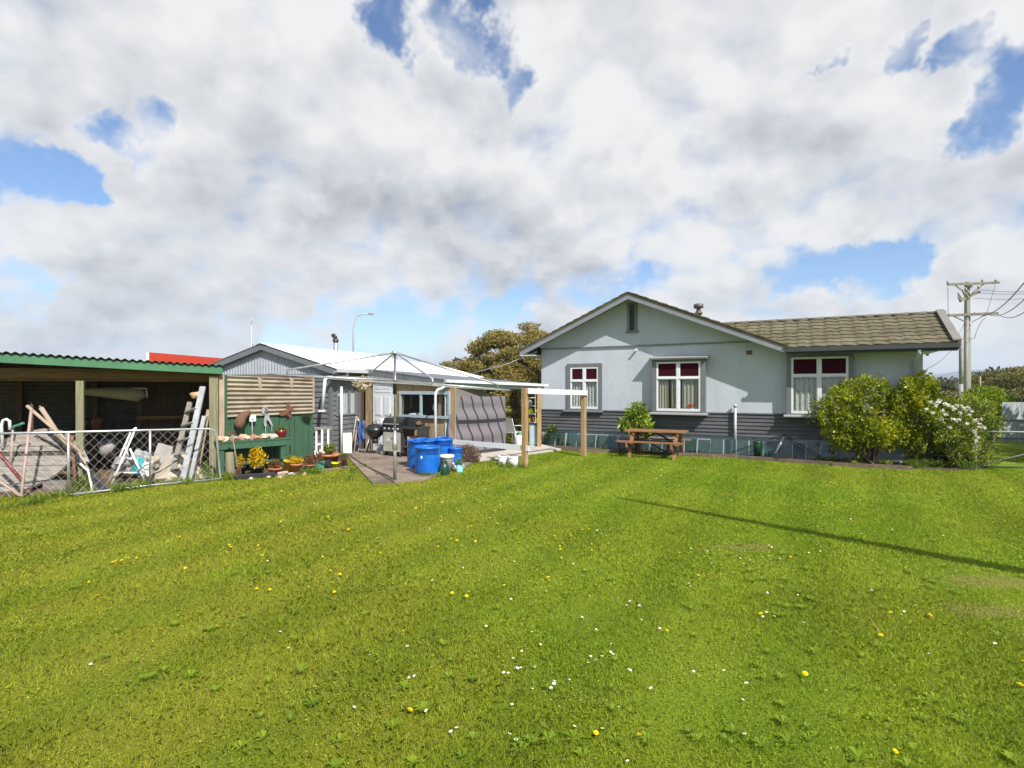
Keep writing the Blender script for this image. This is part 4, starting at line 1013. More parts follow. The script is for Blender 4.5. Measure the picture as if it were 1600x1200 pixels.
for k in range(4): MB(Mb).lathe([(0, .03), (.025, .03), (.028, 0), (0, 0)], (-.24+k*.16, -.271, .73), 10, Matrix.Rotation(PI/2, 3, 'X')).build('knob', 'alu', t)
MB(Mb).box(-.66, -.362, -.22, .22, .74, .765).build('side_shelf', 'bbq_body', t)
MB(Mb).box(.362, .90, -.24, .24, .74, .80).box(.86, .89, -.22, .22, 0, .74).build('side_shelf', 'bbq_body', t)
MB(Mb).box(.39, .66, -.1, .2, .801, .99).build('burner_lid', 'black_plastic', t)
MB(Mb).box(.345, .85, -.2, .2, .25, .28).build('lower_shelf', 'dark_wood', t)
for a in (-1, 1):
    MB(Mb).lathe([(0, -.02), (.07, -.02), (.075, 0), (.07, .02), (0, .02)], Vector((a*.28, -.2, .07)), 12, Matrix.Rotation(PI/2, 3, 'Y')).build('wheel', 'black_plastic', t)
q = Mb @ Vector((.72, .0, .801)); single(MB().blob(q+Vector((0, 0, .065)), (.08, .07, .07), seed=3, jit=.3), 'dead_pot_plant', 'brown_fibre', 'rusty brown lump on the barbecue side shelf', 'ornament')
q = Mb @ Vector((.5, 0, .281)); single(MB(Matrix.Translation(q)).box(-.12, .14, -.12, .12, 0, .26), 'carton', 'pale_wood', 'brown carton on the lower shelf of the gas barbecue', 'carton')
q = Mb @ Vector((-.50, -.08, .766)); t = thing('pail', 'white pail standing on the side shelf of the gas barbecue', 'pail', q)
MB().lathe([(0, 0), (.088, 0), (.105, .20), (.098, .20), (.085, .01), (0, .01)], q, 16).build('body', 'white_plastic', t)
MB().lathe([(.104, .17), (.11, .175), (.11, .195), (.104, .2)], q, 16).build('rim', 'white_plastic', t)
# leaning things by the garage corner
p0 = gW(.06, .30, .04)
q0 = MB(); a, b = AZ(537, .04, 15.05), AZ(550, .04, 15.15)
d_ = Vector((-.05, .13, .55)); q0.prism([a, b, b+d_, a+d_], (.0, -.02, 0))
single(q0, 'white_panel', 'white_paint', 'small white board leaning on the garage wall by the drain pipe', 'board')
for i, (xa, ya, xb, yb, mt, lb_, r) in enumerate(((547, 709, 557, 650, 'pink_wood', 'pale wooden pole leaning at the garage corner, left of the blue cloth', .018), (553, 710, 559, 652, 'pink_wood', 'second pale pole leaning close behind the first', .016),
                                                  (560, 708, 560.5, 654, 'light_blue', 'pale blue painted pole upright by the blue cloth', .018), (581, 705, 577, 650, 'old_post', 'rough old stake between blue cloth and barbecue', .03), (572, 709, 588, 655, 'old_post', 'rough slanted stake behind the kettle barbecue', .022))):
    a = G(xa, ya); b = A(xb, yb, a.y+.35); single(MB().tube([a, b], r, 8), 'leaning_pole', mt, lb_, 'pole')
c = A(563, 672, 15.3); m_ = MB()
m_.grid(lambda u, v: c+Vector((-.12+.24*u+.02*math.sin(v*9), .05*math.sin(u*14)+.02*math.sin(v*7+u*5), .24-.60*v+.04*math.sin(u*8))), 16, 14)
single(m_, 'blue_cloth', 'blue_cloth', 'crumpled blue cloth hanging by the leaning poles', 'cloth')
# white balustrade offcut
p = G(505, 713); t = thing('balustrade', 'short white balustrade against the dark garage boards', 'balustrade', p)
a, b = AZ(493, .78, 14.35), AZ(518.5, .78, 14.45)
MB().bar(a+Vector((-.02, 0, 0)), b, .06, .07).build('top_rail', 'grey_wood', t)
for x in (494.5, 503.5, 513): MB().bar(AZ(x, .04, 14.38), AZ(x, .75, 14.38), .045).build('baluster', 'white_paint', t)
MB().bar(AZ(494, .12, 14.4), AZ(514, .12, 14.42), .05, .06).build('bottom_rail', 'white_paint', t)
p = G(500, 711); single(MB(Matrix.Translation(p)).box(-.12, .12, -.1, .1, 0, .2).box(-.1, .1, -.08, .08, .201, .32), 'paint_tins', 'white_paint', 'white box and carton stacked behind the balustrade', 'boxes')
# ------------------------------------------------------------------ rotary clothesline
cp = G(617, 752); t = thing('rotary_clothesline', 'galvanised rotary clothesline with four arms on the patio', 'clothesline', cp)
cp.z = .035
hub = AZ(617, 2.55, cp.y); mid = AZ(617, 1.995, cp.y)
MB().tube([cp, AZ(617, 1.0, cp.y)], .034, 12).tube([AZ(617, .9, cp.y), hub], .026, 12).build('pole', 'galv', t)
MB().lathe([(.035, .62), (.055, .63), (.055, .78), (.045, .80), (.045, .90), (.034, .91)], (cp.x, cp.y, 0), 12).bar((cp.x-.02, cp.y, .84), (cp.x-.14, cp.y-.03, .86), .04).tube([(cp.x-.12, cp.y-.03, .86), (cp.x-.14, cp.y-.05, .74)], .012, 6).build('winder', 'galv', t)
MB().lathe([(.036, 1.72), (.04, 1.73), (.04, 1.98), (.036, 1.99)], (cp.x, cp.y, 0), 12).build('sleeve', 'black_plastic', t)
MB().lathe([(.03, -.05), (.06, -.04), (.06, .02), (.02, .04), (0, .04)], hub, 10).build('hub', 'galv', t)
ends = [A(449, 586, 10.5), A(579, 589, 12.9), A(676, 602, 8.75), A(778, 608.5, 11.0)]
for e_ in ends:
    d = (e_-mid); ext = mid+d*(1.12 if e_ is not ends[0] else 1.18)
    MB().tube([mid, ext], .018, 8).build('arm', 'galv', t)
    MB().tube([hub, e_+Vector((0, 0, .10))-d.normalized()*.0, e_], .018, 8).build('strut', 'galv', t)
wr = MB()
for f in (.45, .62, .8, .97, 1.1):
    ps = [mid+(e_-mid)*f for e_ in ends]; o = [0, 1, 3, 2]
    for k in range(4): wr.tube([ps[o[k]], (ps[o[k]]+ps[o[(k+1) % 4]])/2-Vector((0, 0, .015)), ps[o[(k+1) % 4]]], .0022, 4, False)
wr.build('line', 'wire', t)
hgs = MB(); hgs.tube([hub, mid+(ends[2]-mid)*.35], .004, 4).tube([hub, mid+(ends[1]-mid)*.4], .004, 4).build('stay', 'cable', t)
c = A(567, 600, 11.15); V, Q = leaves(clump_points([((c.x, c.y, c.z), (.13, .12, .14)), ((c.x+.1, c.y, c.z+.05), (.1, .08, .07)), ((c.x-.1, c.y, c.z), (.08, .08, .06))], 700, .5)[0], .075, .03)
t = thing('peg_basket', 'bristling basket of pale pegs hooked on the clothesline arm', 'peg basket', c-Vector((0, 0, .16)))
np_mesh('pegs', V, Q, 'peg_mix', t); MB().lathe([(.03, -.15), (.1, -.1), (.12, .0), (.115, 0)], c, 12).build('basket', 'canvas', t)
for i, (px, py) in enumerate(((407, 598), (456, 598))):
    c = A(px, py-8, 10.4); m_ = MB().grid(lambda u, v: c+Vector((-.05+.10*u*(1-.5*v)+.02*v, .03*math.sin(u*9+v*4), -.20*v+.02*math.sin(u*7))), 8, 8)
    single(m_, 'rag', 'canvas', ('small white rag pegged on the line above the workbench screen', 'white rag pegged at the end of the clothesline arm')[i], 'rag')
c0, c1 = A(830, 619, 12.2), None
# service wire from the roof to the house
single(MB().tube([A(733, 584, 19.5), A(790, 569, 18.6)-Vector((0, 0, .02)), A(839, 549.5, 17.6)], .011, 5), 'service_wire', 'trim_white', 'pale service wire running up to the house eave', 'wire')
# ------------------------------------------------------------------ open shed at the left
S1 = Vector((-9.32, 9.9, 0)); S2 = Vector((-6.28, 11.6, 0)); sdv = (S2-S1).normalized(); SRZ = math.atan2(sdv.y, sdv.x); SLN = (S2-S1).length
shed = thing('open_shed', 'open-fronted timber shed with green fascia and corrugated roof', 'shed', S2, SRZ)
MS = PM[shed.name]
def sb(): return MB(MS)
def sW(x, y, z): return MS @ Vector((x, y, z))
XL = -6.5
def st(x): return 2.33-.049*x                                  # roof edge height, x from 0 (right post) to negative
r = sb(); n = 420; vs = []
for i in range(n+1):
    x = XL+(.12-XL)*i/n; o = .017*math.sin(x*2*PI/.125)
    vs += [(x, -.22, st(x)+o), (x, 3.2, st(x)-.30+o), (x, -.22, st(x)+o-.006), (x, 3.2, st(x)-.306+o)]
r.add(vs, [(4*i, 4*i+1, 4*i+5, 4*i+4) for i in range(n)]+[(4*i+2, 4*i+6, 4*i+7, 4*i+3) for i in range(n)]+[(4*i, 4*i+4, 4*i+6, 4*i+2) for i in range(n)], True)
r.build('roof', 'shed_iron', shed)
f = sb(); f.prism([(XL, -.17, st(XL)-.035), (.10, -.17, st(.1)-.035), (.10, -.17, st(.1)-.185), (XL, -.17, st(XL)-.20)], (0, .03, 0))
f.build('fascia', 'shed_green', shed)
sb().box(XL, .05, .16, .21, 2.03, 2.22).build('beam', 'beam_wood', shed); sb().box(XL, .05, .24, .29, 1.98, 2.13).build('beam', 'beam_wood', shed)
rft = sb()
for k in range(14): x = -.1-k*.48; rft.prism([(x, -.14, st(x)-.03), (x+.045, -.14, st(x)-.03), (x+.045, -.14, st(x)-.12), (x, -.14, st(x)-.12)], (0, 3.2, -.28))
rft.build('rafter', 'brown_wood', shed)
for x, w_, mt in ((-.07, .17, 'old_post'), (-2.32, .12, 'old_post'), (-4.6, .12, 'old_post')):
    sb().box(x-w_/2, x+w_/2, -.08, .07, -.05, 1.985 if x < -1 else 2.1).build('post', mt, shed)
sb().box(.03, .13, -.05, .03, -.05, 2.12).build('side_trim', 'pale_wood', shed)
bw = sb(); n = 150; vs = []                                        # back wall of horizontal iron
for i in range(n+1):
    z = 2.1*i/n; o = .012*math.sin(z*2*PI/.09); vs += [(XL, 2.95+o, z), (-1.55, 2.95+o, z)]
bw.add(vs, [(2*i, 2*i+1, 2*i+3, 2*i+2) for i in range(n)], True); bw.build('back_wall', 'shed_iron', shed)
w_ = sb()
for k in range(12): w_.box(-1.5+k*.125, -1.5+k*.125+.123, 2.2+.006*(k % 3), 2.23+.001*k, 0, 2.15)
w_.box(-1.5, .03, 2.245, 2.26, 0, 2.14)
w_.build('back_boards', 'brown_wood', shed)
w_ = sb()
for k in range(20): w_.box(.035, .06+.004*(k % 3), .1+k*.15, .1+k*.15+.145, 0, 2.1)
w_.build('side_boards', 'grey_wood', shed)
sb().box(-1.62, -1.52, 2.1, 2.25, 0, 2.1).build('inner_post', 'dark_wood', shed); sb().box(-2.55, -2.45, 2.7, 2.9, 0, 2.1).build('inner_post', 'brown_wood', shed); sb().box(-3.9, -3.8, 2.75, 2.9, 0, 2.1).build('inner_post', 'brown_wood', shed)
sb().box(-1.6, -.1, 1.75, 2.19, 1.12, 1.2).build('shelf', 'beam_wood', shed)
sb().box(XL, -2.6, 2.4, 2.9, .82, .88).box(-3.2, -3.14, 2.45, 2.5, 0, .82).box(-4.6, -4.54, 2.45, 2.5, 0, .82).build('bench', 'dark_wood', shed)
p = A(185, 612, 12.4); m_ = MB(); d = Vector((.74, .12, .0))
m_.tube([p-d, p-d*.3+Vector((0, 0, -.02)), p+d*.55+Vector((0, 0, -.06)), p+d*.75], [.06, .12, .17, .10], 12)
single(m_, 'cloth_roll', 'canvas', 'rolled pale canvas slung up under the shed roof', 'roll')
single(MB().tube([A(209, 606, 12.2), A(229, 607, 12.2), A(230, 622, 12.2)], .012, 6), 'pipe_bracket', 'white_plastic', 'thin white bent pipe hanging in the shed beside the canvas roll', 'pipe')
# things on the shed bench and floor
for i, (px, py, Y, r_, mt, lb_) in enumerate(((130, 662, 12.6, (.17, .14, .12), 'brown_wood', 'brown lump of wood on the dim shed bench'), (152, 660, 12.6, (.14, .12, .14), 'rust', 'rusty engine-like lump on the dim shed bench'),
                                           (168, 700, 12.0, (.2, .18, .16), 'grey_sheet', 'grey bundle on the shed floor behind the fence'))):
    c = A(px, py, Y); single(MB().blob(c, r_, seed=i, jit=.2), 'bundle', mt, lb_, 'bundle')
p = G(158, 722); t = thing('crate', 'old brown wooden crate in the shed behind the fence', 'crate', p, SRZ+.2)
m_ = MB(PM[t.name])
for z in (0, .14, .28): m_.box(-.34, .34, -.25, -.23, z, z+.12).box(-.34, .34, .23, .25, z, z+.12)
m_.box(-.34, .34, -.23, .23, 0, .02).build('slats', 'grey_wood', t)
m_ = MB(PM[t.name])
for a in (-.34, .30): m_.box(a, a+.04, -.229, -.19, 0, .40).box(a, a+.04, .19, .229, 0, .40)
m_.build('corner_post', 'brown_wood', t)
# ------------------------------------------------------------------ chain-link gate panel lying along the front of the shed
FP = [(-170, 792, 680.5), (107, 777, 675.3), (234.5, 761.5, 672), (338, 752, 669.5)]
pts = []
for px, pb, ptop in FP:
    g_ = G(px, pb); pts.append((g_, A(px, ptop, g_.y)))
t = thing('chain_link_fence', 'galvanised pipe and chain-link gate fencing off the shed', 'fence', pts[1][0])
top = MB(); e3b, e3t = pts[3]
dlast = (pts[3][0]-pts[2][0]).normalized()
tp = [q[1] for q in pts[:3]]+[e3t-dlast*.14+Vector((0, 0, .0)), e3t-dlast*.04+Vector((0, 0, -.035)), e3t+Vector((0, 0, -.14)), e3b+dlast*.08+Vector((0, 0, .06)), e3b+dlast*.05+Vector((0, 0, .03))]
top.tube(tp, .021, 10).build('top_rail', 'galv', t)
lo = Vector((0, 0, .04)); MB().tube([pts[1][0]+lo, pts[2][0]+lo, pts[3][0]+lo+dlast*.06], .018, 8).build('bottom_rail', 'galv', t)
for k in (1, 2): MB().tube([pts[k][0]+Vector((0, 0, .0)), pts[k][1]], .021, 8).build('upright', 'galv', t)
me_ = MB()
ss = [0]; 
for a, b in zip(pts, pts[1:]): ss.append(ss[-1]+(b[0]-a[0]).length)
def fpt(s, v):
    for i in range(3):
        if s <= ss[i+1] or i == 2:
            f = (s-ss[i])/(ss[i+1]-ss[i]); return pts[i][0].lerp(pts[i+1][0], f).lerp(pts[i][1].lerp(pts[i+1][1], f), v)
TOT = ss[-1]; cw = .15; rows = 12; n = int(TOT/cw)
for i in range(n+1):
    for sgn in (1, -1):
        ps = []
        for j in range(rows+1):
            s_ = i*cw+(cw/2 if (j % 2) else 0)*sgn
            if 0 <= s_ <= TOT: ps.append(fpt(s_, .05+.93*j/rows)+Vector((0, .004*sgn, 0)))
        if len(ps) > 1: me_.tube(ps, .0021, 4, False)
me_.build('mesh', 'wire', t)
# ------------------------------------------------------------------ clutter behind the gate
c = A(42, 716.5, 10.15); nrm = Vector((.10, -.68, .70)).normalized()
t = thing('round_timber_top', 'large round top of weathered planks propped behind the gate', 'table top', Vector((c.x, c.y, 0)))
R3 = nrm.to_track_quat('Z', 'Y').to_matrix(); Rr = .75
ux = Vector((nrm.y, -nrm.x, 0)).normalized()*-1; uy = nrm.cross(ux).normalized()
if uy.z < 0: uy = -uy
m_ = MB(); nb = 13; pw = 2*Rr/nb
for k in range(nb):
    y0, y1 = -Rr+k*pw+.003, -Rr+(k+1)*pw-.003; w0 = math.sqrt(max(0, Rr*Rr-y0*y0)); w1 = math.sqrt(max(0, Rr*Rr-y1*y1))
    if k == 7: continue
    ym = (y0+y1)/2; wm = math.sqrt(Rr*Rr-ym*ym); of = nrm*(.003*((k*7) % 4))
    m_.prism([c+of+ux*a+uy*b for a, b in ((-w0, y0), (w0, y0), (wm, ym), (w1, y1), (-w1, y1), (-wm, ym))], -nrm*.05)
m_.build('planks', 'grey_wood', t)
y0 = -Rr+7*pw; MB().prism([c-nrm*.03+ux*a+uy*b for a, b in ((-.75, y0), (.75, y0), (.75, y0+pw), (-.75, y0+pw))], -nrm*.02).build('dark_gap', 'dark_wood', t)
MB().bar(c-nrm*.09-ux*.5, c-nrm*.09+ux*.5, .12, .08).bar(c-nrm*.06-uy*.3+ux*.1, Vector((c.x+.1, c.y+.5, 0)), .09).build('support', 'dark_wood', t)
# poles, sticks and tools leaning there
def stick(px0, py0, Y0, px1, py1, Y1, r0, mat, name, label, cat='pole', r1=None, n=8):
    return single(MB().tube([A(px0, py0, Y0), A(px1, py1, Y1)], [r0, r1 or r0], n), name, mat, label, cat)
stick(49, 640, 9.75, 33, 776, 9.0, .023, 'pink_wood', 'wooden_pole', 'pale peeling pole upright in front of the round plank top')
stick(42, 634, 10.0, 133, 713, 10.1, .028, 'pale_wood', 'wooden_pole', 'pale pole slanting down to the right, lower end by the gate upright')
stick(64, 637, 10.2, 112, 710, 10.3, .04, 'pale_wood', 'wooden_pole', 'thick pale pole slanting just behind the first slanting one')
stick(62, 634, 10.35, 85, 672, 10.4, .014, 'grey_wood', 'wooden_pole', 'thin grey stick poking up among the slanting poles')
stick(-12, 696, 9.35, 35, 752, 9.25, .028, 'red_pipe', 'red_pipe', 'dark red pipe leaning across the round plank top', 'pipe')
stick(-14, 743, 9.2, 32, 775, 9.15, .02, 'pink_wood', 'wooden_pole', 'short pale stick near the ground at the gate')
stick(49, 628, 10.6, 50, 700, 10.6, .03, 'brown_wood', 'wooden_pole', 'dark upright stake behind the pale peeling pole')
stick(112, 680, 10.3, 118, 762, 10.0, .03, 'rust', 'rusty_post', 'rusty brown post just right of the gate upright', 'post')
stick(96, 676, 10.4, 104, 720, 10.3, .05, 'brown_wood', 'wooden_pole', 'stubby brown timber behind the gate upright')
t = thing('hose_pipe', 'short pale pipe with bent green end above the gate rail', 'pipe', G(18, 772))
MB().tube([A(16, 740, 10.0), A(20, 671, 10.0)], .018, 8).build('pipe', 'pink_wood', t)
MB().tube([A(20, 671, 10.0), A(22, 666, 10.0), A(30, 664, 10.0), A(37, 661, 10.0)], .024, 8).build('bent_end', 'green_pot', t)
single(MB().tube([A(4, 700, 10.2), A(2.5, 664, 10.2), A(5, 657, 10.2), A(10, 655, 10.2), A(15, 658, 10.2), A(15.5, 672, 10.2)], .026, 8), 'bent_pipe', 'white_plastic', 'white hooked plastic pipe at the far left above the gate', 'pipe')
# plastic leaf rake
hd0, hd1 = A(113, 688, 10.3), A(141, 738, 9.75)
t = thing('fan_rake', 'dark fan rake with wooden handle, head down by the gate', 'rake', G(155, 769))
MB().tube([hd0, hd1], .016, 8).build('handle', 'pale_wood', t)
l0, l1, r1_ = A(138, 736, 9.75), A(145, 768.5, 9.55), A(172, 766, 9.65)
MB().prism([A(137, 735, 9.75), A(143, 734, 9.75), r1_, A(160, 769, 9.6), l1], Vector((0, .012, 0))).build('head', 'black_tray', t)
MB().tube([A(125, 724, 9.7), l0, l1], .02, 6).build('white_stay', 'white_paint', t)
rr = MB()
for k in range(9): a = A(140, 735, 9.745); rr.bar(a, l1.lerp(r1_, k/8)+Vector((0, -.006, 0)), .008)
rr.build('tine', 'black_plastic', t)
single(MB().bar(A(118, 690, 10.5), A(133, 722, 10.3), .14, .02), 'grey_board', 'grey_sheet', 'narrow grey board leaning right of the gate upright', 'board')
# white tubular A-frame
t = thing('trestle', 'white tubular A-frame trestle with two rungs behind the gate', 'trestle', G(197, 757))
T_ = A(212, 669, 10.85)
for (a, b) in ((A(205, 674, 11.1), A(170, 752, 10.9)), (T_, A(174, 758, 10.4)), (A(203, 701, 10.65), A(226, 752, 10.7)), (A(196, 699, 10.8), A(203, 720, 11.0))):
    MB().tube([a, b], .019, 8).build('leg', 'white_plastic', t)
MB().tube([A(186, 716, 10.85), A(210, 717, 10.7)], .016, 6).build('rung', 'white_plastic', t); MB().tube([A(177, 738, 10.8), A(218, 739, 10.7)], .016, 6).build('rung', 'white_plastic', t); MB().tube([T_, A(205, 674, 11.1)], .022, 8).build('top_bar', 'white_plastic', t)
# step ladder and second ladder against the corner post
def LP(px, py, Y): return A(px, py, Y)
t = thing('step_ladder', 'weathered step ladder with wide treads leaning at the shed corner', 'ladder', G(285, 752))
a0, a1, b0, b1 = LP(297, 628, 11.35), LP(267, 750, 10.85), LP(317, 604, 11.2), LP(285, 753, 10.60)
MB().bar(a0, a1, .035, .10, (1, 0, 0)).build('rail', 'grey_wood', t); MB().bar(b0, b1, .035, .11, (1, 0, 0)).build('rail', 'alu', t)
tr_ = MB()
for f in (.13, .31, .50, .68, .86): tr_.bar(a0.lerp(a1, f), b0.lerp(b1, f*.85+.12), .14, .025)
tr_.build('tread', 'alu', t)
MB().blob(a0.lerp(b0, .5)+Vector((0, 0, -.02)), (.14, .1, .06), seed=2, jit=.25).build('straw_heap', 'rock_tan', t)
t = thing('ladder', 'narrow pale ladder propped behind the step ladder', 'ladder', G(298, 752))
a0, a1, b0, b1 = LP(319, 650, 11.25), LP(297, 750, 10.75), LP(326, 640, 11.55), LP(309, 735, 11.3)
MB().bar(a0, a1, .03, .075, (1, 0, 0)).build('rail', 'galv_pale', t); MB().bar(b0, b1, .03, .07, (1, 0, 0)).build('rail', 'pale_wood', t)
tr_ = MB()
for f in (.1, .28, .46, .64, .82): tr_.bar(a0.lerp(a1, f), b0.lerp(b1, f), .03)
tr_.build('rung', 'pale_wood', t)
# sheeting and sacks heaped there
c = G(262, 752); m_ = MB()
apex = A(282, 700, 11.15)
def heap(u, v):
    a = PI*(1.02+.98*u); r_ = .55*v; p = Vector((apex.x-.14, apex.y+.05, 0))+Vector((math.cos(a)*r_*1.25, math.sin(a)*r_*.8, 0))
    z = apex.z*(1-v)**1.15+.05*math.sin(u*15)*v*(1.05-v)*3; return Vector((p.x+.14*(1-v), p.y, max(.015, z)))
m_.grid(heap, 28, 12); single(m_, 'canvas_heap', 'canvas', 'crumpled cream canvas heaped beside the step ladder', 'canvas')
single(MB().prism([A(232, 735, 11.6), A(262, 735, 11.7), A(270, 698, 12.0), A(247, 692, 12.0)], Vector((0, .03, 0))), 'grey_sheet', 'grey_sheet', 'dark grey sheet leaning behind the cream canvas heap', 'sheet')
for i, (px, py, Y, r_, mt, lb_) in enumerate(((195, 725, 10.9, (.22, .16, .16), 'grey_sheet', 'grey sack behind the white trestle'), (218, 716, 11.1, (.17, .14, .17), 'grey_plastic', 'pale grey bag right of the trestle'),
                                           (217, 730, 10.8, (.12, .1, .15), 'teal_plastic', 'teal plastic bag beside the trestle leg'), (231, 733, 10.75, (.12, .1, .12), 'white_plastic', 'white bag beside the gate upright'),
                                           (240, 721, 10.95, (.13, .1, .10), 'canvas', 'small cream sack near the top of the heap'))):
    single(MB().blob(A(px, py, Y), r_, n=15, m=11, jit=.24, seed=20+i, smooth=False), 'sack', mt, lb_, 'sack')
for i, (xa, ya, xb, yb, r_, mt, lb_) in enumerate(((163, 748, 206, 744, .055, 'rock_tan', 'cut log lying under the white trestle'), (175, 756, 214, 757, .035, 'brown_wood', 'thin brown log on the ground below the trestle'),
                                             (216, 752, 262, 747, .04, 'terracotta', 'reddish timber length on the ground by the canvas heap'), (222, 758, 258, 753, .03, 'brown_wood', 'dark stick lying below the reddish timber'))):
    single(MB().tube([G(xa, ya)+Vector((0, .2, r_)), G(xb, yb)+Vector((0, .2, r_))], r_, 9), 'log', mt, lb_, 'log')
single(MB().box(*(lambda p: (p.x-.15, p.x+.25, p.y-.06, p.y+.1, 0, .16))(G(84, 765))), 'timber_block', 'grey_wood', 'grey timber block under the round plank top', 'timber')
# ------------------------------------------------------------------ painted screen with workbench
a0, b0 = Vector((-6.20, 11.72, 0)), Vector((-4.98, 13.62, 0)); dv = (b0-a0); PL = dv.length; PR = math.atan2(dv.y, dv.x)
scn = thing('garden_screen', 'screen of green boards below rusty cream corrugated iron', 'screen', a0, PR)
Mc = PM[scn.name]; zm, zt = 1.25, 2.12
m_ = MB(Mc)
for k in range(17): w_ = PL/17; m_.box(k*w_, (k+1)*w_-.005, -.004*((k*5) % 3), .03, -.03, zm)
m_.build('boards', 'panel_green', scn)
m_ = MB(Mc); n = 140; vs = []
for i in range(n+1):
    z = zm-.03+(zt-zm+.03)*i/n; o = .027*math.sin((z-zm)*2*PI/.098); vs += [(.0, -.032+o, z), (PL-.05, -.032+o, z-.05*(z-zm)/.87)]
m_.add(vs, [(2*i, 2*i+1, 2*i+3, 2*i+2) for i in range(n)], True); m_.build('corrugated_sheet', 'old_iron', scn)
MB(Mc).box(PL-.05, PL-.005, -.06, .03, zm-.02, zt-.03).build('edge_board', 'pale_wood', scn)
MB(Mc).box(-.02, .03, -.07, .0, 0, zt).build('edge_post', 'panel_green', scn)
MB(Mc).box(.0, PL-.0, -.02, .03, zt-.04, zt-.005).build('cap_board', 'rust', scn)
wa, wb = Vector((-6.10, 11.36, 0)), Vector((-5.02, 12.42, 0)); wd = wb-wa; WL = wd.length; WR = math.atan2(wd.y, wd.x)
wkb = thing('workbench', 'green painted workbench against the screen, loaded with stones', 'workbench', wa, WR)
Mk = PM[wkb.name]
MB(Mk).box(-.05, WL+.02, 0, .50, .685, .72).build('top', 'panel_green', wkb)
MB(Mk).box(-.03, WL, .012, .04, .55, .684).build('apron', 'panel_green', wkb)
for (x0, x1, y0, y1) in ((-.03, .10, .041, .12), (WL-.24, WL-.12, .041, .12), (0, .10, .40, .48), (WL-.22, WL-.12, .40, .48)): MB(Mk).box(x0, x1, y0, y1, 0, .684).build('leg', 'panel_green', wkb)
MB(Mk).box(.1, WL-.24, .15, .40, .18, .22).build('lower_shelf', 'panel_green', wkb)
def onbench(x, y): return Mk @ Vector((x, y, .72))
rr = random.Random(9); rocks = []
RK = [('rock_tan', 'tan stone on the workbench'), ('rock_red', 'reddish stone on the workbench'), ('rock_white', 'white stone on the workbench'), ('rock_grey', 'grey stone on the workbench')]
spec = [(.02, 0), (.06, 0), (.12, 2), (.19, 1), (.05, 2), (.27, 1), (.33, 2), (.38, 1), (.45, 1), (.50, 0), (.57, 0), (.55, 2), (.66, 1), (.73, 1), (.80, 0), (.86, 1), (.93, 2), (.97, 2), (1.02, 2), (1.08, 2), (1.14, 2), (1.00, 2), (.25, 0)]
for i, (x, kd) in enumerate(spec):
    y = rr.uniform(.05, .26); s_ = rr.uniform(.05, .085); p = onbench(x, y)
    o = MB().blob(p+Vector((0, 0, s_*.62)), (s_*1.25, s_, s_*.75), seed=50+i, jit=.22, smooth=False).build('stone', RK[kd][0]); tag(o, RK[kd][1], 'stone', 'stones lying on the workbench')
p = onbench(.14, .40); single(MB().prism([p+Vector((-.08, 0, 0)), p+Vector((.09, .05, 0)), p+Vector((.07, .07, .17)), p+Vector((-.02, .05, .21))], Vector((-.01, .02, 0))), 'slate', 'rock_grey', 'grey slate standing at the back of the workbench', 'slate')
p = onbench(WL-.17, .20); t = thing('glazed_pot', 'glossy maroon bowl pot of succulents on the workbench end', 'pot', p)
MB().lathe([(0, 0), (.075, 0), (.08, .01), (.125, .09), (.135, .16), (.125, .165), (.115, .13), (0, .12)], p, 20).build('pot', 'maroon_glaze', t)
V, Q = leaves(clump_points([((p.x, p.y, p.z+.17), (.11, .11, .04))], 260)[0], .06, .03, up=.8); np_mesh('succulent', V, Q, 'leaf_weed', t)
# ornaments on the screen
def scW(x, o, z): return Mc @ Vector((x, -o, z))
def cut(pts, x, o, z, th=.012): return [scW(x+a, o, z+b) for a, b in pts]
bfly = [(0, -.10), (.03, -.03), (.09, -.06), (.12, -.13), (.09, -.19), (.02, -.15), (-.03, -.10), (-.16, -.13), (-.26, -.09), (-.2, -.02), (-.06, .0), (-.03, .12), (.02, .26), (.06, .14), (.13, .11), (.17, .03), (.08, .0)]
nv = (Mc.to_3x3() @ Vector((0, -.012, 0)))
t = thing('butterfly_ornament', 'large rusty metal butterfly fixed on the green boards', 'ornament', scW(1.62, .05, 1.1))
MB().prism(cut([(a*.95, b*.9) for a, b in bfly], 1.50, .05, 1.30), nv).build('wings', 'rust', t)
MB().tube([scW(1.47, .065, 1.14), scW(1.49, .065, 1.36)], .014, 6).tube([scW(1.55, .06, 1.2), scW(1.58, .06, .3)], .006, 5).build('stake', 'rust', t)
m_ = MB(); m_.tube([scW(.20, .12, .98), scW(.24, .13, 1.02), scW(.27, .13, 1.10), scW(.31, .13, 1.19), scW(.40, .13, 1.27), scW(.50, .13, 1.31), scW(.53, .13, 1.32)], [.03, .10, .115, .10, .075, .05, .01], 12)
single(m_, 'fibre_ornament', 'brown_fibre', 'dark brown boot-shaped fibre ornament at the screen corner', 'ornament')
t = thing('sign_card', 'small white card on a thin stake above the workbench', 'card', scW(.58, .10, .72))
MB().prism([scW(.51, .10, 1.10), scW(.66, .10, 1.10), scW(.66, .10, 1.24), scW(.51, .10, 1.24)], nv).build('card', 'white_paint', t)
MB().tube([scW(.575, .10, .72), scW(.575, .10, 1.10)], .005, 5).build('stake', 'white_paint', t)
MB().prism([scW(.56, .115, 1.135), scW(.62, .115, 1.15), scW(.62, .115, 1.16), scW(.56, .115, 1.155)], nv*.3).build('mark', 'brown_wood', t)
fig = [(-.02, .17), (.05, .16), (.07, .10), (.03, .05), (.09, .0), (.10, -.08), (.15, -.17), (.19, -.27), (.14, -.26), (.09, -.17), (.03, -.12), (.02, -.20), (.04, -.27), (-.03, -.27), (-.04, -.18), (-.03, -.08), (-.0, .0), (-.08, .02), (-.10, .09), (-.07, .15)]
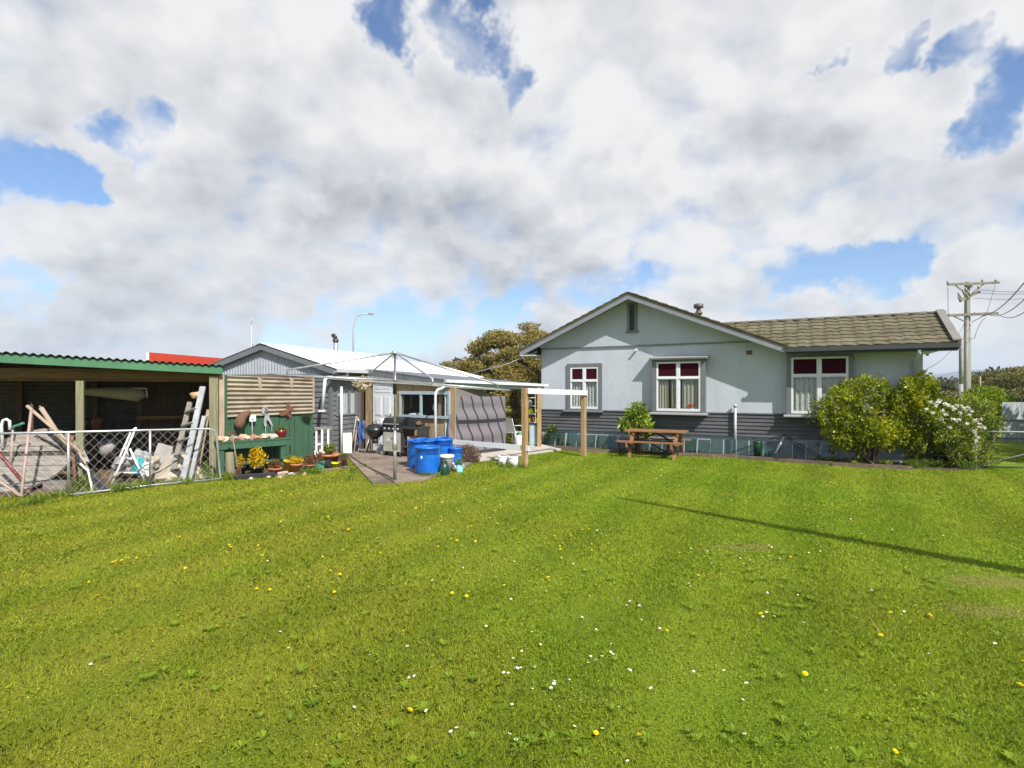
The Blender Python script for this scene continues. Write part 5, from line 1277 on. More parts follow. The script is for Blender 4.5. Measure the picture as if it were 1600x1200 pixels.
t = thing('cut_out_figure', 'mottled grey-white cut-out garden figure fixed at the sheet edge', 'ornament', scW(.98, .06, .95))
MB().prism(cut(fig, .92, .06, 1.24), nv).build('figure', 'grey_plastic', t)
MB().tube([scW(1.08, .06, 1.02), scW(1.09, .06, .74)], .004, 5).tube([scW(.93, .06, .98), scW(.93, .06, .74)], .004, 5).build('stake', 'white_paint', t)
m_ = MB().lathe([(.045, .0), (.06, .012), (.06, .02), (.03, .02)], scW(.92, .085, 1.35), 12, Matrix.Rotation(PI/2, 3, 'X')); m_.build('dark_ring', 'rock_grey', t)
t = thing('wire_basket', 'dark half-round wire basket hung high on the green boards', 'basket', scW(2.02, .08, 1.0))
m_ = MB()
for k in range(4):
    f = 1-.25*k; m_.tube([scW(2.02+.17*f*math.cos(a), .04+.10*f*abs(math.sin(a)), 1.19-.22*(1-f)) for a in np.linspace(0, PI, 9)], .005, 4)
for a in np.linspace(.0, PI, 8): m_.tube([scW(2.02+.17*math.cos(a), .04+.1*math.sin(a), 1.19), scW(2.02+.1*math.cos(a), .04+.07*math.sin(a), 1.06), scW(2.02, .04, .99)], .004, 4)
m_.build('wire_frame', 'dark_green_plastic', t)
V, Q = leaves(clump_points([(tuple(scW(2.02, .07, 1.13)), (.12, .05, .06))], 160)[0], .05, .02); np_mesh('lining', V, Q, 'leaf_far', t)
# fork, stump post, pots along the bed
t = thing('garden_fork', 'long handled garden fork standing against the workbench', 'fork', G(372, 748))
h0, h1 = A(362, 676, 11.15), A(371.5, 728, 10.95)
MB().tube([h0, h1], .014, 8).build('handle', 'old_post', t)
MB().bar(h0-Vector((.05, 0, 0)), h0+Vector((.06, 0, 0)), .05, .06).build('grip', 'rust', t)
m_ = MB(); m_.bar(A(367.5, 734, 10.95), A(376.5, 733, 10.95), .02)
for k in range(4): m_.tube([A(367.8+k*2.8, 734, 10.95), A(368+k*2.9, 749, 10.9)], .007, 5)
m_.tube([h1, A(372, 734, 10.95)], .012, 6).build('tines', 'rust', t)
p = G(360, 746); single(MB().lathe([(.095, -.02), (.095, .50), (.08, .52), (0, .52)], p, 16), 'stump_post', 'old_post', 'short thick round post at the workbench corner', 'post')
def pot(label, px, py, r, h, mat, plant=None, taper=.78, rect=None, pr=None, n=260, L=.07, W=.02, up=.8, name='plant_pot', ph=.1, rim=True):
    p = G(px, py); p.z = .016; t = thing(name, label, 'pot', p, .5 if rect else 0)
    m_ = MB(PM[t.name])
    if rect:
        a, b_ = rect; m_.prism([(-a*.9, -b_*.9, 0), (a*.9, -b_*.9, 0), (a, -b_, h), (-a, -b_, h)], (0, .012, 0)).prism([(-a*.9, b_*.9-.012, 0), (a*.9, b_*.9-.012, 0), (a, b_-.012, h), (-a, b_-.012, h)], (0, .012, 0))
        m_.prism([(-a*.9, -b_*.9, 0), (-a, -b_, h), (-a, b_, h), (-a*.9, b_*.9, 0)], (.012, 0, 0)).prism([(a*.9-.012, -b_*.9, 0), (a-.012, -b_, h), (a-.012, b_, h), (a*.9-.012, b_*.9, 0)], (.012, 0, 0)).box(-a*.88, a*.88, -b_*.88, b_*.88, .0, h*.85)
        m_.build('body', mat, t)
    else:
        pf = [(0, 0), (r*taper, 0), (r*.98, h*.8)]+([(r*1.06, h*.8), (r*1.06, h)] if rim else [(r, h)])+[(r*.92, h), (r*.90, h*.86), (0, h*.86)]
        m_.lathe(pf, (0, 0, 0), 20).build('body', mat, t)
    if plant:
        q = pr or (r*.9, r*.9, ph)
        V, Q = leaves(clump_points([((p.x, p.y, p.z+h+q[2]*.6), q)], n, .1)[0], L, W, up=up); np_mesh('plant', V, Q, plant, t)
    return t
V = None
pot('black tray planter of bright yellow-leaved shrub under the workbench', 402, 744, .14, .20, 'black_tray', 'leaf_yellow', pr=(.20, .16, .24), n=420, L=.08, W=.03, ph=.2)
pot('black pot with yellow-green sprigs beside the fork handle', 376, 743, .10, .18, 'black_plastic', 'leaf_yellow', pr=(.09, .08, .15), n=130, L=.06, W=.03)
pot('long black seedling tray at the bed edge', 398, 747.5, 0, .07, 'black_tray', None, rect=(.38, .10), name='seed_tray')
pot('low reddish pot of wispy plants right of the yellow shrub', 430, 741, .14, .12, 'terracotta', 'leaf_red', pr=(.13, .12, .12), n=200)
pot('deep yellow pot by the workbench leg', 452, 737, .12, .25, 'yellow_plastic', 'leaf_weed', ph=.05, n=60, rim=True)
pot('orange terracotta jar pot with yellow flowers', 463, 739, .125, .19, 'terracotta', 'leaf_yellow', pr=(.15, .12, .08), n=260, taper=.7)
pot('pot of reddish foliage between the orange jar and green trough', 484, 735, .11, .12, 'terracotta', 'leaf_red', pr=(.18, .12, .12), n=300)
pot('green plastic trough pot with brown grassy plants', 498, 733, 0, .17, 'green_pot', 'leaf_red', rect=(.12, .10), pr=(.14, .1, .13), n=240, L=.09, W=.012)
pot('square black pot next to the green trough', 511, 732, 0, .17, 'black_plastic', None, rect=(.085, .085))
pot('big terracotta tub with a yellow-green shrub', 515, 727, .23, .26, 'terracotta', 'leaf_weed', pr=(.16, .14, .16), n=260, L=.08, W=.03, taper=.74, ph=.2)
pot('bright yellow bowl pot in front of the terracotta tub', 523, 731, .10, .11, 'bright_yellow', None, taper=.85)
pot('small terracotta pot at the patio corner', 537, 729, .075, .17, 'terracotta', 'leaf_weed', pr=(.11, .08, .08), n=90, L=.09, W=.012)
pot('small white pot beside the yellow bowl', 531, 729.5, .05, .12, 'white_plastic', None)
rr = random.Random(4)
for i, (px, py, kd) in enumerate([(385, 747, 2), (392, 749, 2), (412, 746, 2), (418, 743, 0), (424, 744, 0), (408, 741, 2), (438, 743, 2), (446, 741, 0), (455, 743, 2), (476, 742, 0), (350, 748, 0), (437, 747, 0), (420, 747, 2), (489, 737, 2)]):
    s_ = rr.uniform(.035, .06); p = G(px, py); tag(MB().blob(p+Vector((0, 0, s_*.5)), (s_*1.3, s_, s_*.7), seed=90+i, jit=.22, smooth=False).build('stone', RK[kd][0]), ('pale tan stone among the pots of the bed', 0, 'white stone among the pots of the bed')[kd], 'stone', 'stones edging the pot bed')
m_ = MB()
for (xa, ya, xb, yb) in ((438, 746, 470, 740), (472, 740, 515, 735), (517, 735, 545, 730)):
    m_.bar(G(xa, ya)+Vector((0, 0, .012)), G(xb, yb)+Vector((0, 0, .012)), .09, .05)
single(m_, 'bed_edging', 'concrete', 'low concrete strip edging the bed of pots', 'edging')
# ------------------------------------------------------------------ picnic table
p0 = G(983, 715); p1 = G(1053, 719); dv = (p1-p0); pr_ = math.atan2(dv.y, dv.x); LN = dv.length
t = thing('picnic_table', 'stained timber picnic table with built-in benches on the lawn', 'picnic table', (p0+p1)/2, pr_)
Mp = PM[t.name]; LT = LN/2+.22
def pb(): return MB(Mp)
yc = .62
for k in range(5): pb().box(-LT, LT, yc-.36+k*.146, yc-.36+k*.146+.138, .668+.001*k, .698+.001*k).build('top_plank', 'table_wood', t)
for y in (yc-.72, yc+.48): pb().box(-LT-.1, LT+.02, y, y+.115, .405, .435).box(-LT-.1, LT+.02, y+.122, y+.24, .406, .436).build('bench', 'table_wood', t)
for s in (-1, 1):
    x = s*LN/2
    for sg in (-1, 1): pb().bar((x, yc+sg*.24, .66), (x, yc+sg*.62, -.02), .04, .085, (1, 0, 0)).build('leg', 'table_wood', t)
    pb().box(x-.07, x-.024, yc-.74, yc+.74, .28, .398).build('bench_bearer', 'table_wood', t)
    pb().box(x+.024, x+.07, yc-.34, yc+.34, .57, .664).build('top_bearer', 'table_wood', t)
    pb().bar((x-s*.05, yc, .60), (x-s*.48, yc, .66), .05).bar((x-s*.05, yc, .36), (x-s*.62, yc, .655), .045).build('brace', 'dark_wood', t)
# low purple bench behind it
b0, b1 = A(966, 689, 15.35), A(1046, 695, 14.9); b0.z = b1.z = .36; dv = b1-b0
t = thing('low_bench', 'low purplish brown bench with braced legs behind the picnic table', 'bench', Vector((b0.x, b0.y, 0)))
n_ = Vector((-dv.y, dv.x, 0)).normalized()
for k in range(2): MB().bar(b0-dv*.06+n_*(.15*k), b1+dv*.06+n_*(.15*k), .13, .035).build('seat_plank', 'purple_wood', t)
for f in (.0, .97):
    q = b0.lerp(b1, f)
    MB().bar(q+n_*.02, Vector((q.x, q.y, 0))-n_*.04, .10, .04, (1, 0, 0)).build('leg', 'purple_wood', t); MB().bar(q+n_*.14, Vector((q.x, q.y, 0))+n_*.20, .10, .04, (1, 0, 0)).build('leg', 'purple_wood', t)
MB().bar(b0.lerp(b1, .02)+n_*.07-Vector((0, 0, .30)), b0.lerp(b1, .30)+n_*.07-Vector((0, 0, .04)), .04).bar(b0.lerp(b1, .95)+n_*.07-Vector((0, 0, .30)), b0.lerp(b1, .62)+n_*.07-Vector((0, 0, .04)), .04).build('brace', 'dark_wood', t)
# broad-leaved shrub behind the table
p = AZ(994, .02, 15.75)
t = thing('broad_leaved_shrub', 'drooping broad-leaved young tree behind the picnic table', 'shrub', p)
cl = [((p.x+.04, p.y, 1.14), (.29, .24, .28)), ((p.x+.02, p.y, .88), (.36, .28, .22)), ((p.x-.36, p.y, .82), (.15, .14, .13)), ((p.x+.18, p.y+.05, .68), (.28, .25, .16)), ((p.x-.12, p.y-.05, .70), (.26, .2, .14)), ((p.x+.34, p.y, .66), (.12, .12, .14))]
pt, od = clump_points(cl, 1500, .5); V, Q = leaves(pt, .17, .06, up=-.2, outward=od*.5, droop=.6, fold=.12); np_mesh('foliage', V, Q, 'leaf_big', t)
MB().tube([p, p+Vector((.02, 0, .5)), p+Vector((.0, 0, 1.0))], [.03, .022, .01], 7).tube([p+Vector((0, 0, .5)), p+Vector((-.3, 0, .8))], .01, 5).tube([p+Vector((0, 0, .4)), p+Vector((.2, .05, .7))], .01, 5).build('trunk', 'bark', t)
for q in ((p.x-.1, p.y-.26, .84), (p.x+.1, p.y-.2, 1.24)): V, Q = leaves(clump_points([(q, (.06, .05, .05))], 34)[0], .06, .02); np_mesh('red_shoot', V, Q, 'leaf_red', t)
# bed edging timbers, dark frame, green bin
for i, (xa, ya, xb, yb, lb_) in enumerate(((1060, 712.5, 1155, 716, 'long reddish timber edging the bed right of the picnic table'), (1158, 717.5, 1300, 727, 'weathered timber edging between the glass panes and the shrub'), (1300, 728, 1425, 735, 'weathered timber edging along the foot of the big shrub'), (905, 707, 958, 707.5, 'short timber edging by the second timber post'))):
    a, b = G(xa, ya), G(xb, yb); single(MB().bar(Vector((a.x, a.y, .04)), Vector((b.x, b.y, .04)), .09, .10), 'bed_timber', 'timber_edge', lb_, 'edging')
a, b = G(1360, 726), G(1430, 727.5); single(MB().bar(Vector((a.x, a.y+.2, .08)), Vector((b.x, b.y+.2, .08)), .10, .06), 'concrete_strip', 'paving', 'pale concrete strip under the big shrub', 'edging')
t = thing('splayed_stand', 'grey tube and thin dark rods splayed against the house base', 'stand', hW(7.1, -.5, 0))
MB().tube([hW(6.95, -.55, .12), hW(7.15, -.30, .55)], .035, 8).build('tube', 'galv_pale', t)
m_ = MB()
for (xa, xb, z) in ((5.9, 7.1, .62), (7.1, 8.0, .62), (7.1, 7.7, .64), (6.3, 7.1, .60)):
    m_.tube([hW(xa if xa < 7 else xb, -.55, .12), hW(7.1, -.38, z)], .010, 5)
m_.bar(hW(6.85, -.5, .63), hW(7.4, -.36, .60), .03, .015).build('rods', 'black_metal', t)
p = hW(6.52, -.42, .02); t = thing('green_bin', 'dark green upright plastic tube bin at the end of the glass panes', 'bin', p)
MB().lathe([(0, 0), (.09, 0), (.105, .40), (.09, .42), (.085, .38), (0, .36)], p, 14).build('body', 'dark_green_plastic', t); MB().lathe([(.106, .36), (.115, .365), (.115, .395), (.106, .40)], p, 14).build('rim', 'dark_green_plastic', t)
for i, (s, lb_, mt) in enumerate(((.62, 'dark green pot behind the glass near the timber post', 'dark_green_plastic'), (1.55, 'black pot behind the glass panes', 'black_plastic'), (1.95, 'second black pot, further right behind the glass panes', 'black_plastic'))):
    p = hW(s, -.22+.0, .02); p = hW(s, -.13, .02); t = thing('nursery_pot', lb_, 'pot', p); MB().lathe([(0, 0), (.07, 0), (.085, .17), (.09, .17), (.09, .19), (.078, .19), (.07, .15), (0, .14)], p, 12).build('body', mt, t)
    V, Q = leaves(clump_points([((p.x, p.y, .26), (.10, .06, .10))], 120)[0], .07, .02, up=.6); np_mesh('plant', V, Q, 'leaf_weed', t)
p = hW(.42, -.16, .02); V, Q = leaves(clump_points([((p.x, p.y, .30), (.16, .09, .24)), ((p.x+.05, p.y, .55), (.14, .1, .07))], 420)[0], .10, .03)
tag(np_mesh('bed_plant', V, Q, 'leaf_weed'), 'green leafy plant behind the first glass panes by the house corner', 'plant')
m_ = MB(); r_ = random.Random(8); pq = hW(.12, -.12, .02)
for k in range(7):
    x = 0; z = .02; ps = [pq+Vector((r_.uniform(-.1, .1), 0, 0))]
    for j in range(4): ps.append(ps[-1]+Vector((r_.uniform(-.10, .13), r_.uniform(-.02, .02), r_.uniform(.06, .12))))
    m_.tube(ps, [.009, .008, .006, .005, .003], 5)
single(m_, 'bare_vine', 'twig', 'bare twisted vine stems at the house corner', 'vine')
# ------------------------------------------------------------------ shrubs at the right
def shrub(name, label, base, clumps, n, L, W, mat, stems, flowers=None, cat='shrub', spread=.7, shell=.45):
    t = thing(name, label, cat, base)
    pt, od = clump_points(clumps, n, shell); V, Q = leaves(pt, L, W, up=.35, outward=od*.8); np_mesh('foliage', V, Q, mat, t)
    m_ = MB(); rd = random.Random(len(label))
    for k in range(stems):
        c = Vector(clumps[k % len(clumps)][0]); b_ = Vector(base)+Vector((rd.uniform(-.12, .12), rd.uniform(-.1, .1), -.02))
        mid_ = b_.lerp(c, .5)+Vector((rd.uniform(-.12, .12), rd.uniform(-.08, .08), -.02))
        m_.tube([b_, mid_, c], [.032, .022, .008], 6)
    m_.build('stem', 'bark', t)
    if flowers: flowers(t)
    return t
def fill(c, r, n, rr_, seed, zmin=0, flat=1.0):
    """clumps spread through an ellipsoid"""
    rd = np.random.default_rng(seed); o = []
    while len(o) < n:
        d = rd.uniform(-1, 1, 3)
        q = np.linalg.norm(d)
        if q > 1 or q < .35: continue
        p = np.array(c)+d*np.array(r)
        if p[2] < zmin: continue
        s = rr_*rd.uniform(.7, 1.3); o.append((tuple(p), (s, s, s*flat)))
    return o
def sprigs(x, y, z, rx, rz, n, seed):
    """shoots standing out of the crown so that its outline is uneven"""
    rd = np.random.default_rng(seed+40); o = []
    for k in range(n):
        a = rd.uniform(-.15, PI+.15); q = rd.uniform(.98, 1.13); o.append(((x+rx*q*math.cos(a), y+rd.uniform(-.35, .25), z+rz*q*math.sin(a)), (.085, .085, rd.uniform(.09, .17))))
    return o
b = Vector((8.55, 13.0, .02))
CL = sprigs(8.36, 13.0, 1.2, 1.02, .75, 26, 1)+fill((8.36, 13.05, 1.22), (.98, .62, .74), 58, .20, 2, .36)+fill((8.45, 13.05, .70), (.88, .5, .45), 26, .2, 3, .34)+[((8.35, 12.95, 1.98), (.26, .22, .17)), ((7.62, 12.9, 1.35), (.24, .2, .17)), ((7.50, 12.9, 1.1), (.2, .2, .12)), ((7.75, 12.8, .75), (.25, .2, .2))]
shrub('citrus_shrub', 'wide glossy shrub with yellowing leaves in front of the right window', b, CL, 15000, .085, .038, 'leaf_shrub', 12)
b = Vector((9.72, 12.95, .02))
CL = sprigs(9.62, 12.9, 1.2, .6, .85, 16, 2)+fill((9.62, 12.95, 1.10), (.58, .48, .88), 44, .19, 4, .34)+[((9.74, 12.9, 2.03), (.14, .14, .22)), ((9.52, 12.9, 1.8), (.2, .2, .2)), ((9.95, 12.9, 1.75), (.16, .16, .18)), ((9.9, 12.9, 1.9), (.12, .12, .16)), ((9.25, 12.9, 1.2), (.25, .2, .3))]
shrub('tall_shrub', 'taller upright yellow-green shrub at the house corner', b, CL, 11000, .085, .038, 'leaf_shrub', 8)
b = Vector((10.45, 12.6, .0))
CL = sprigs(10.42, 12.55, .85, .78, .68, 20, 3)+fill((10.42, 12.6, .80), (.74, .5, .66), 46, .17, 6, .08)+[((10.1, 12.5, .7), (.3, .25, .25)), ((10.8, 12.5, .5), (.22, .2, .45)), ((10.55, 12.6, 1.38), (.3, .2, .16)), ((10.98, 12.5, 1.0), (.2, .2, .25)), ((10.9, 12.4, .3), (.25, .2, .25)), ((10.3, 12.3, .55), (.25, .2, .25))]
def rose_flowers(t):
    rd = random.Random(5)
    fl = [(1454, 629), (1463, 631), (1468, 627), (1477, 632), (1448, 640), (1473, 642), (1488, 637), (1491, 639), (1496, 634), (1504, 636), (1514, 638), (1489, 655), (1497, 657), (1524, 657), (1533, 655), (1531, 663), (1530, 668), (1524, 677), (1525, 689), (1527, 695), (1524, 701), (1462, 634), (1515, 649), (1507, 640), (1466, 629), (1483, 634), (1500, 645), (1519, 643), (1478, 648), (1511, 662), (1520, 671), (1484, 668), (1458, 645), (1528, 683), (1537, 668), (1470, 655)]
    for px, py in fl:
        c = A(px, py, 12.05+rd.uniform(-.1, .12)); V, Q = leaves(clump_points([(tuple(c), (.032, .026, .026))], 20, .2)[0], .046, .04); np_mesh('flower', V, Q, 'petal_white', t)
shrub('rose_bush', 'sprawling bush of white roses beside the wire gate', b, CL, 10500, .06, .034, 'leaf_rose', 10, rose_flowers)
p = G(1467, 728); t = thing('tub_planter', 'black plastic tub planter under the rose bush', 'planter', p)
MB().lathe([(0, 0), (.19, 0), (.25, .24), (.275, .245), (.275, .285), (.24, .285), (.23, .22), (0, .21)], p, 22).build('tub', 'black_plastic', t)
V, Q = leaves(clump_points([((p.x, p.y, .40), (.22, .2, .14))], 420)[0], .11, .035, up=.9); np_mesh('plant', V, Q, 'leaf_weed', t)
b = Vector((17.6, 20.5, 0)); CL = fill((17.6, 20.4, 1.15), (.80, .7, .72), 40, .26, 9, .1)
CL += fill((17.35, 20.3, .7), (.8, .6, .6), 20, .28, 10, .1)
shrub('round_bush', 'clipped round yellow-green bush by the end of the grey board fence', b, CL, 7000, .12, .055, 'leaf_round', 6)
# grey board fence and wire gate
fa, fb_ = Vector((16.85, 18.7, 0)), Vector((24.5, 17.6, 0)); t = thing('board_fence', 'plain grey vertical board fence with two rails', 'fence', fa)
dv = fb_-fa; m_ = MB(); n = 52
for k in range(n): m_.bar(fa+dv*(k/n)+Vector((0, 0, .68)), fa+dv*((k+.93)/n)+Vector((0, 0, .68)), .02, 1.36+.01*math.sin(k*3.1))
m_.build('boards', 'board_fence', t)
nn = Vector((dv.y, -dv.x, 0)).normalized()*.03
for z in (.75, .12): MB().bar(fa+nn*1.2+Vector((0, 0, z)), fb_+nn*1.2+Vector((0, 0, z)), .025, .035).build('rail', 'trim_grey', t)
ga, gb_ = G(1524, 733), Vector((13.6, 11.75, 0)); t = thing('wire_gate', 'low wire mesh gate with pale pipe rail at the right edge', 'gate', ga)
dv = gb_-ga; z1 = .86
MB().tube([ga, ga+Vector((0, 0, .92))], .024, 8).build('post', 'galv_pale', t)
MB().tube([ga+dv*.02+Vector((0, 0, z1)), gb_+Vector((0, 0, z1))], .019, 8).build('top_rail', 'galv_pale', t)
MB().tube([ga+dv*.02+Vector((0, 0, .06)), gb_+Vector((0, 0, .06))], .016, 8).build('bottom_rail', 'cable', t)
MB().tube([ga+dv*.03+Vector((0, 0, .10)), gb_+Vector((0, 0, 1.02))], .015, 8).build('brace', 'galv', t)
m_ = MB(); LG = dv.length; cw = .10; rows = 16; n = int(LG/cw)
for i in range(n+1):
    for sg in (1, -1):
        ps = [ga+dv*((i*cw+(cw/2*sg if j % 2 else 0))/LG)+Vector((0, .003*sg, .07+(z1-.08)*j/rows)) for j in range(rows+1) if 0 <= i*cw+(cw/2*sg if j % 2 else 0) <= LG]
        if len(ps) > 1: m_.tube(ps, .0018, 3, False)
m_.build('mesh', 'cable', t)
# unseen hedge added past the right edge to shade the far lawn and fence
hg = thing('hedge', 'tall unseen hedge added past the wire gate to shade the far lawn', 'hedge', (17.2, 11.6, 0))
CL = []
rd = np.random.default_rng(3)
for k in range(190):
    f = rd.random()*1.2; CL.append(((15.4+4.2*f+rd.uniform(-.25, .25), 8.8+6.2*f+rd.uniform(-.25, .25), rd.uniform(.2, 5.2)), (.5, .5, .5)))
V, Q = leaves(clump_points(CL, 30000, .3)[0], .24, .14); np_mesh('foliage', V, Q, 'leaf_far', hg)
m_ = MB()
for k in range(6): q = Vector((15.5+.75*k, 9.4+1.1*k, 0)); m_.tube([q, q+Vector((.1, .1, 2)), q+Vector((0, .1, 4))], [.07, .05, .02], 6)
m_.build('stem', 'bark', hg)
# ------------------------------------------------------------------ utility poles and wires
PY = 33.0
def U(px, py, Y=PY): return A(px, py, Y)
t = thing('utility_pole', 'tall weathered utility pole with two crossarms behind the house', 'utility pole', AZ(1513, 0, PY))
MB().add([], []).prism([AZ(1509, 0, PY), AZ(1518, 0, PY), U(1515.8, 440), U(1511.6, 440)], (0, .22, 0)).build('pole', 'pole_concrete', t)
MB().tube([AZ(1508.4, 0, PY-.1), U(1510.8, 494, PY-.1)], .09, 8).build('cable_guard', 'pole_steel', t)
MB().bar(U(1481, 444.5, PY-.2), U(1561, 441.5, PY-.2), .12, .13).build('crossarm', 'cross_wood', t)
MB().bar(U(1481, 493, PY-.2), U(1559, 489.5, PY-.2), .12, .16).build('crossarm', 'cross_wood', t)
MB().bar(U(1500, 470, PY-.35), U(1530, 456, PY+.25), .12, .14).build('crossarm', 'cross_wood', t)
m_ = MB()
for px, py in ((1481, 444.5), (1556, 442), (1535, 442), (1500, 468), (1509, 463), (1529, 452), (1518, 449)): q = U(px, py, PY-.2); m_.lathe([(0, -.02), (.06, 0), (.05, .08), (.08, .12), (.05, .2), (0, .24)], q, 8)
m_.build('insulator', 'insulator', t)
m_ = MB()
for (a, b) in (((1497, 458), (1501, 466)), ((1503, 452), (1508, 462)), ((1508, 450), (1516, 462)), ((1497, 464), (1502, 471))): m_.tube([U(*a, PY-.5), U(*b, PY-.3)], .06, 6)
m_.build('fuse', 'insulator', t)
m_ = MB().bar(U(1493, 446, PY-.2), U(1508, 457, PY-.2), .06).bar(U(1537, 444, PY-.2), U(1519, 458, PY-.2), .06).bar(U(1490, 494, PY-.2), U(1511, 504, PY-.2), .06).bar(U(1540, 492, PY-.2), U(1519, 503, PY-.2), .05)
m_.build('brace', 'cross_wood', t)
def sag(a, b, s, n=10): return [a.lerp(b, i/n)-Vector((0, 0, s*4*(i/n)*(1-i/n))) for i in range(n+1)]
wires = [([U(1522, 488), A(1620, 416, 14)], .6, .017, 'uppermost dark cable running up to the right from the lower crossarm'), ([U(1540, 489), A(1625, 442, 16)], .5, .017, 'middle dark cable running right from the lower crossarm'), ([U(1558, 489), A(1625, 467, 18)], .45, .017, 'lowest dark cable running right from the crossarm tip'),
         ([U(1532, 453), A(1640, 454, 33)], .1, .014, 'upper thin line running level to the right from the pole top'), ([U(1530, 457.5), A(1640, 456.5, 33)], .1, .014, 'middle thin line running level to the right from the pole top'), ([U(1522, 466), A(1640, 464, 33)], .1, .014, 'lower thin line running level to the right below the pole top'),
         ([U(1481, 449), A(1481.5, 492, PY)], .0, .014, 'vertical drop wire between the left crossarm tips'), ([U(1555, 446), A(1540, 495, PY), ], .0, .012, 'slanting drop wire from the upper crossarm right tip'), ([U(1540, 497), A(1522, 530, PY)], -.25, .014, 'curved lead from the lower crossarm down the pole'),
         ([A(1446, 577, 26), A(1500, 530, 30)], .25, .012, 'thin service line low between house and short pole'), ([U(1509, 500), A(1478, 545, 26)], .2, .010, 'thin service line from pole towards the house roof end')]
for ps, s, r, lb_ in wires: single(MB().tube(sag(ps[0], ps[-1], s), r, 5), 'power_line', 'cable', lb_, 'power line')
t = thing('service_pole', 'short slim steel pole standing left of the utility pole', 'pole', AZ(1501.5, 0, 26))
MB().tube([AZ(1502.5, 0, 26), A(1501, 600, 26)], .10, 8).build('lower_section', 'pole_steel', t); MB().tube([A(1501, 600, 26), A(1501, 545, 26), A(1501, 531, 26)], .07, 8).build('upper_section', 'pole_concrete', t)
MB().bar(A(1500, 529.5, 26), A(1519, 529, 26), .05).build('arm', 'cross_wood', t)
single(MB().tube([AZ(1534, 0, 24), A(1531.5, 588, 24)], [.05, .02], 6), 'thin_post', 'pink_wood', 'thin pale post rising out behind the round bush', 'post')
# leaning pole just outside the right edge whose shadow crosses the lawn
t = thing('leaning_pole', 'leaning wooden pole at the right whose shadow lies across the lawn', 'pole', (6.71, 3.81, 0))
pb_, pt_ = Vector((6.71, 3.81, -.1)), Vector((5.54, 2.62, 7.4))
MB().tube([pb_, pb_.lerp(pt_, .6), pt_], [.15, .11, .05], 12).build('pole', 'old_post', t)
q = pb_.lerp(pt_, .70); MB().bar(q+Vector((-.20, .30, -.05)), q+Vector((.3, -.42, .0)), .08).build('crossarm', 'cross_wood', t)
# street lamp, aerial, red-roofed building, hills
t = thing('street_lamp', 'tall thin white street lamp curving to the right beyond the garage', 'street lamp', AZ(552, 0, 45))
MB().tube([AZ(552, 0, 45), A(552, 515, 45), A(553.5, 502, 45), A(558, 494, 45), A(566, 491, 45), A(579, 490.5, 45)], [.10, .07, .065, .06, .05, .05], 8).build('pole', 'galv_pale', t)
MB().bar(A(575, 490.5, 45), A(583, 491, 45), .22, .14).build('lamp_head', 'flue_steel', t)
t = thing('aerial_mast', 'slender white aerial mast rising behind the garage gable', 'mast', AZ(393, 0, 26))
MB().tube([AZ(393, 0, 26), A(393, 508, 26)], .035, 8).tube([A(393, 508, 26), A(393, 494, 26)], .015, 6).build('mast', 'galv_pale', t)
MB().tube([A(393, 535, 26), A(398, 548, 26)], .015, 5).build('stay', 'cable', t)
a, b = AZ(233.5, 0, 28), AZ(366, 0, 34.9); ra = math.atan2((b-a).y, (b-a).x); t = thing('red_building', 'distant building with a bright red fascia above the shed roof', 'building', a, ra)
Mr = PM[t.name]; LB = (b-a).length
MB(Mr).box(0, LB+6, 0, .10, 0, 3.05).build('wall', 'white_wall', t)
MB(Mr).box(-.05, LB+6, -.02, .10, 3.06, 3.68).build('fascia', 'red_paint', t)
MB(Mr).box(-.07, -.051, -.03, .11, 3.06, 3.68).build('end_trim', 'trim_white', t)
MB(Mr).box(3, LB+5, -1.6, -.13, 2.95, 3.05).build('canopy_roof', 'grey_roof', t)
MB(Mr).box(5, 6, -.02, -.001, 0, 2.1).build('door', 'trim_grey', t)
# hills
m_ = MB(); n = 160; vs = []
for i in range(n+1):
    x = -6000+13000*i/n
    h_ = 60+22*math.sin(x*.0011+2.2)+10*math.sin(x*.0041+.4)+5*math.sin(x*.012)
    h_ *= .75 if x < 1500 else 1.5
    vs += [(x, 2700, -2), (x, 3300, h_*.75), (x, 3900, h_*1.36), (x, 5200, -2)]
m_.add(vs, [(4*i+k, 4*i+4+k, 4*i+5+k, 4*i+1+k) for i in range(n) for k in range(3)], True); struct(m_, 'hills', 'mountain')
# ------------------------------------------------------------------ trees
def tree(name, label, base, clumps, n, L, W, mat, group=None, trunk_r=.3, limbs=12, trunk_h=None):
    t = thing(name, label, 'tree', base, 0, group)
    pt, od = clump_points(clumps, n, .35); V, Q = leaves(pt, L, W, up=.15, outward=od*.4); np_mesh('crown', V, Q, mat, t)
    base = Vector(base); zs = [c[0][2] for c in clumps]; th = trunk_h or (min(zs)*.3+max(zs)*.5)
    m_ = MB(); top = Vector((sum(c[0][0] for c in clumps)/len(clumps), sum(c[0][1] for c in clumps)/len(clumps), th))
    m_.tube([base, base.lerp(top, .5)+Vector((.1, 0, 0)), top], [trunk_r, trunk_r*.7, trunk_r*.4], 8)
    rd = random.Random(4)
    for k in range(limbs):
        c = Vector(clumps[rd.randrange(len(clumps))][0]); s_ = base.lerp(top, rd.uniform(.35, .95)); m_.tube([s_, s_.lerp(c, .5)+Vector((0, 0, .2)), c], [trunk_r*.35, trunk_r*.22, .03], 5)
    m_.build('trunk', 'bark', t)
    return t
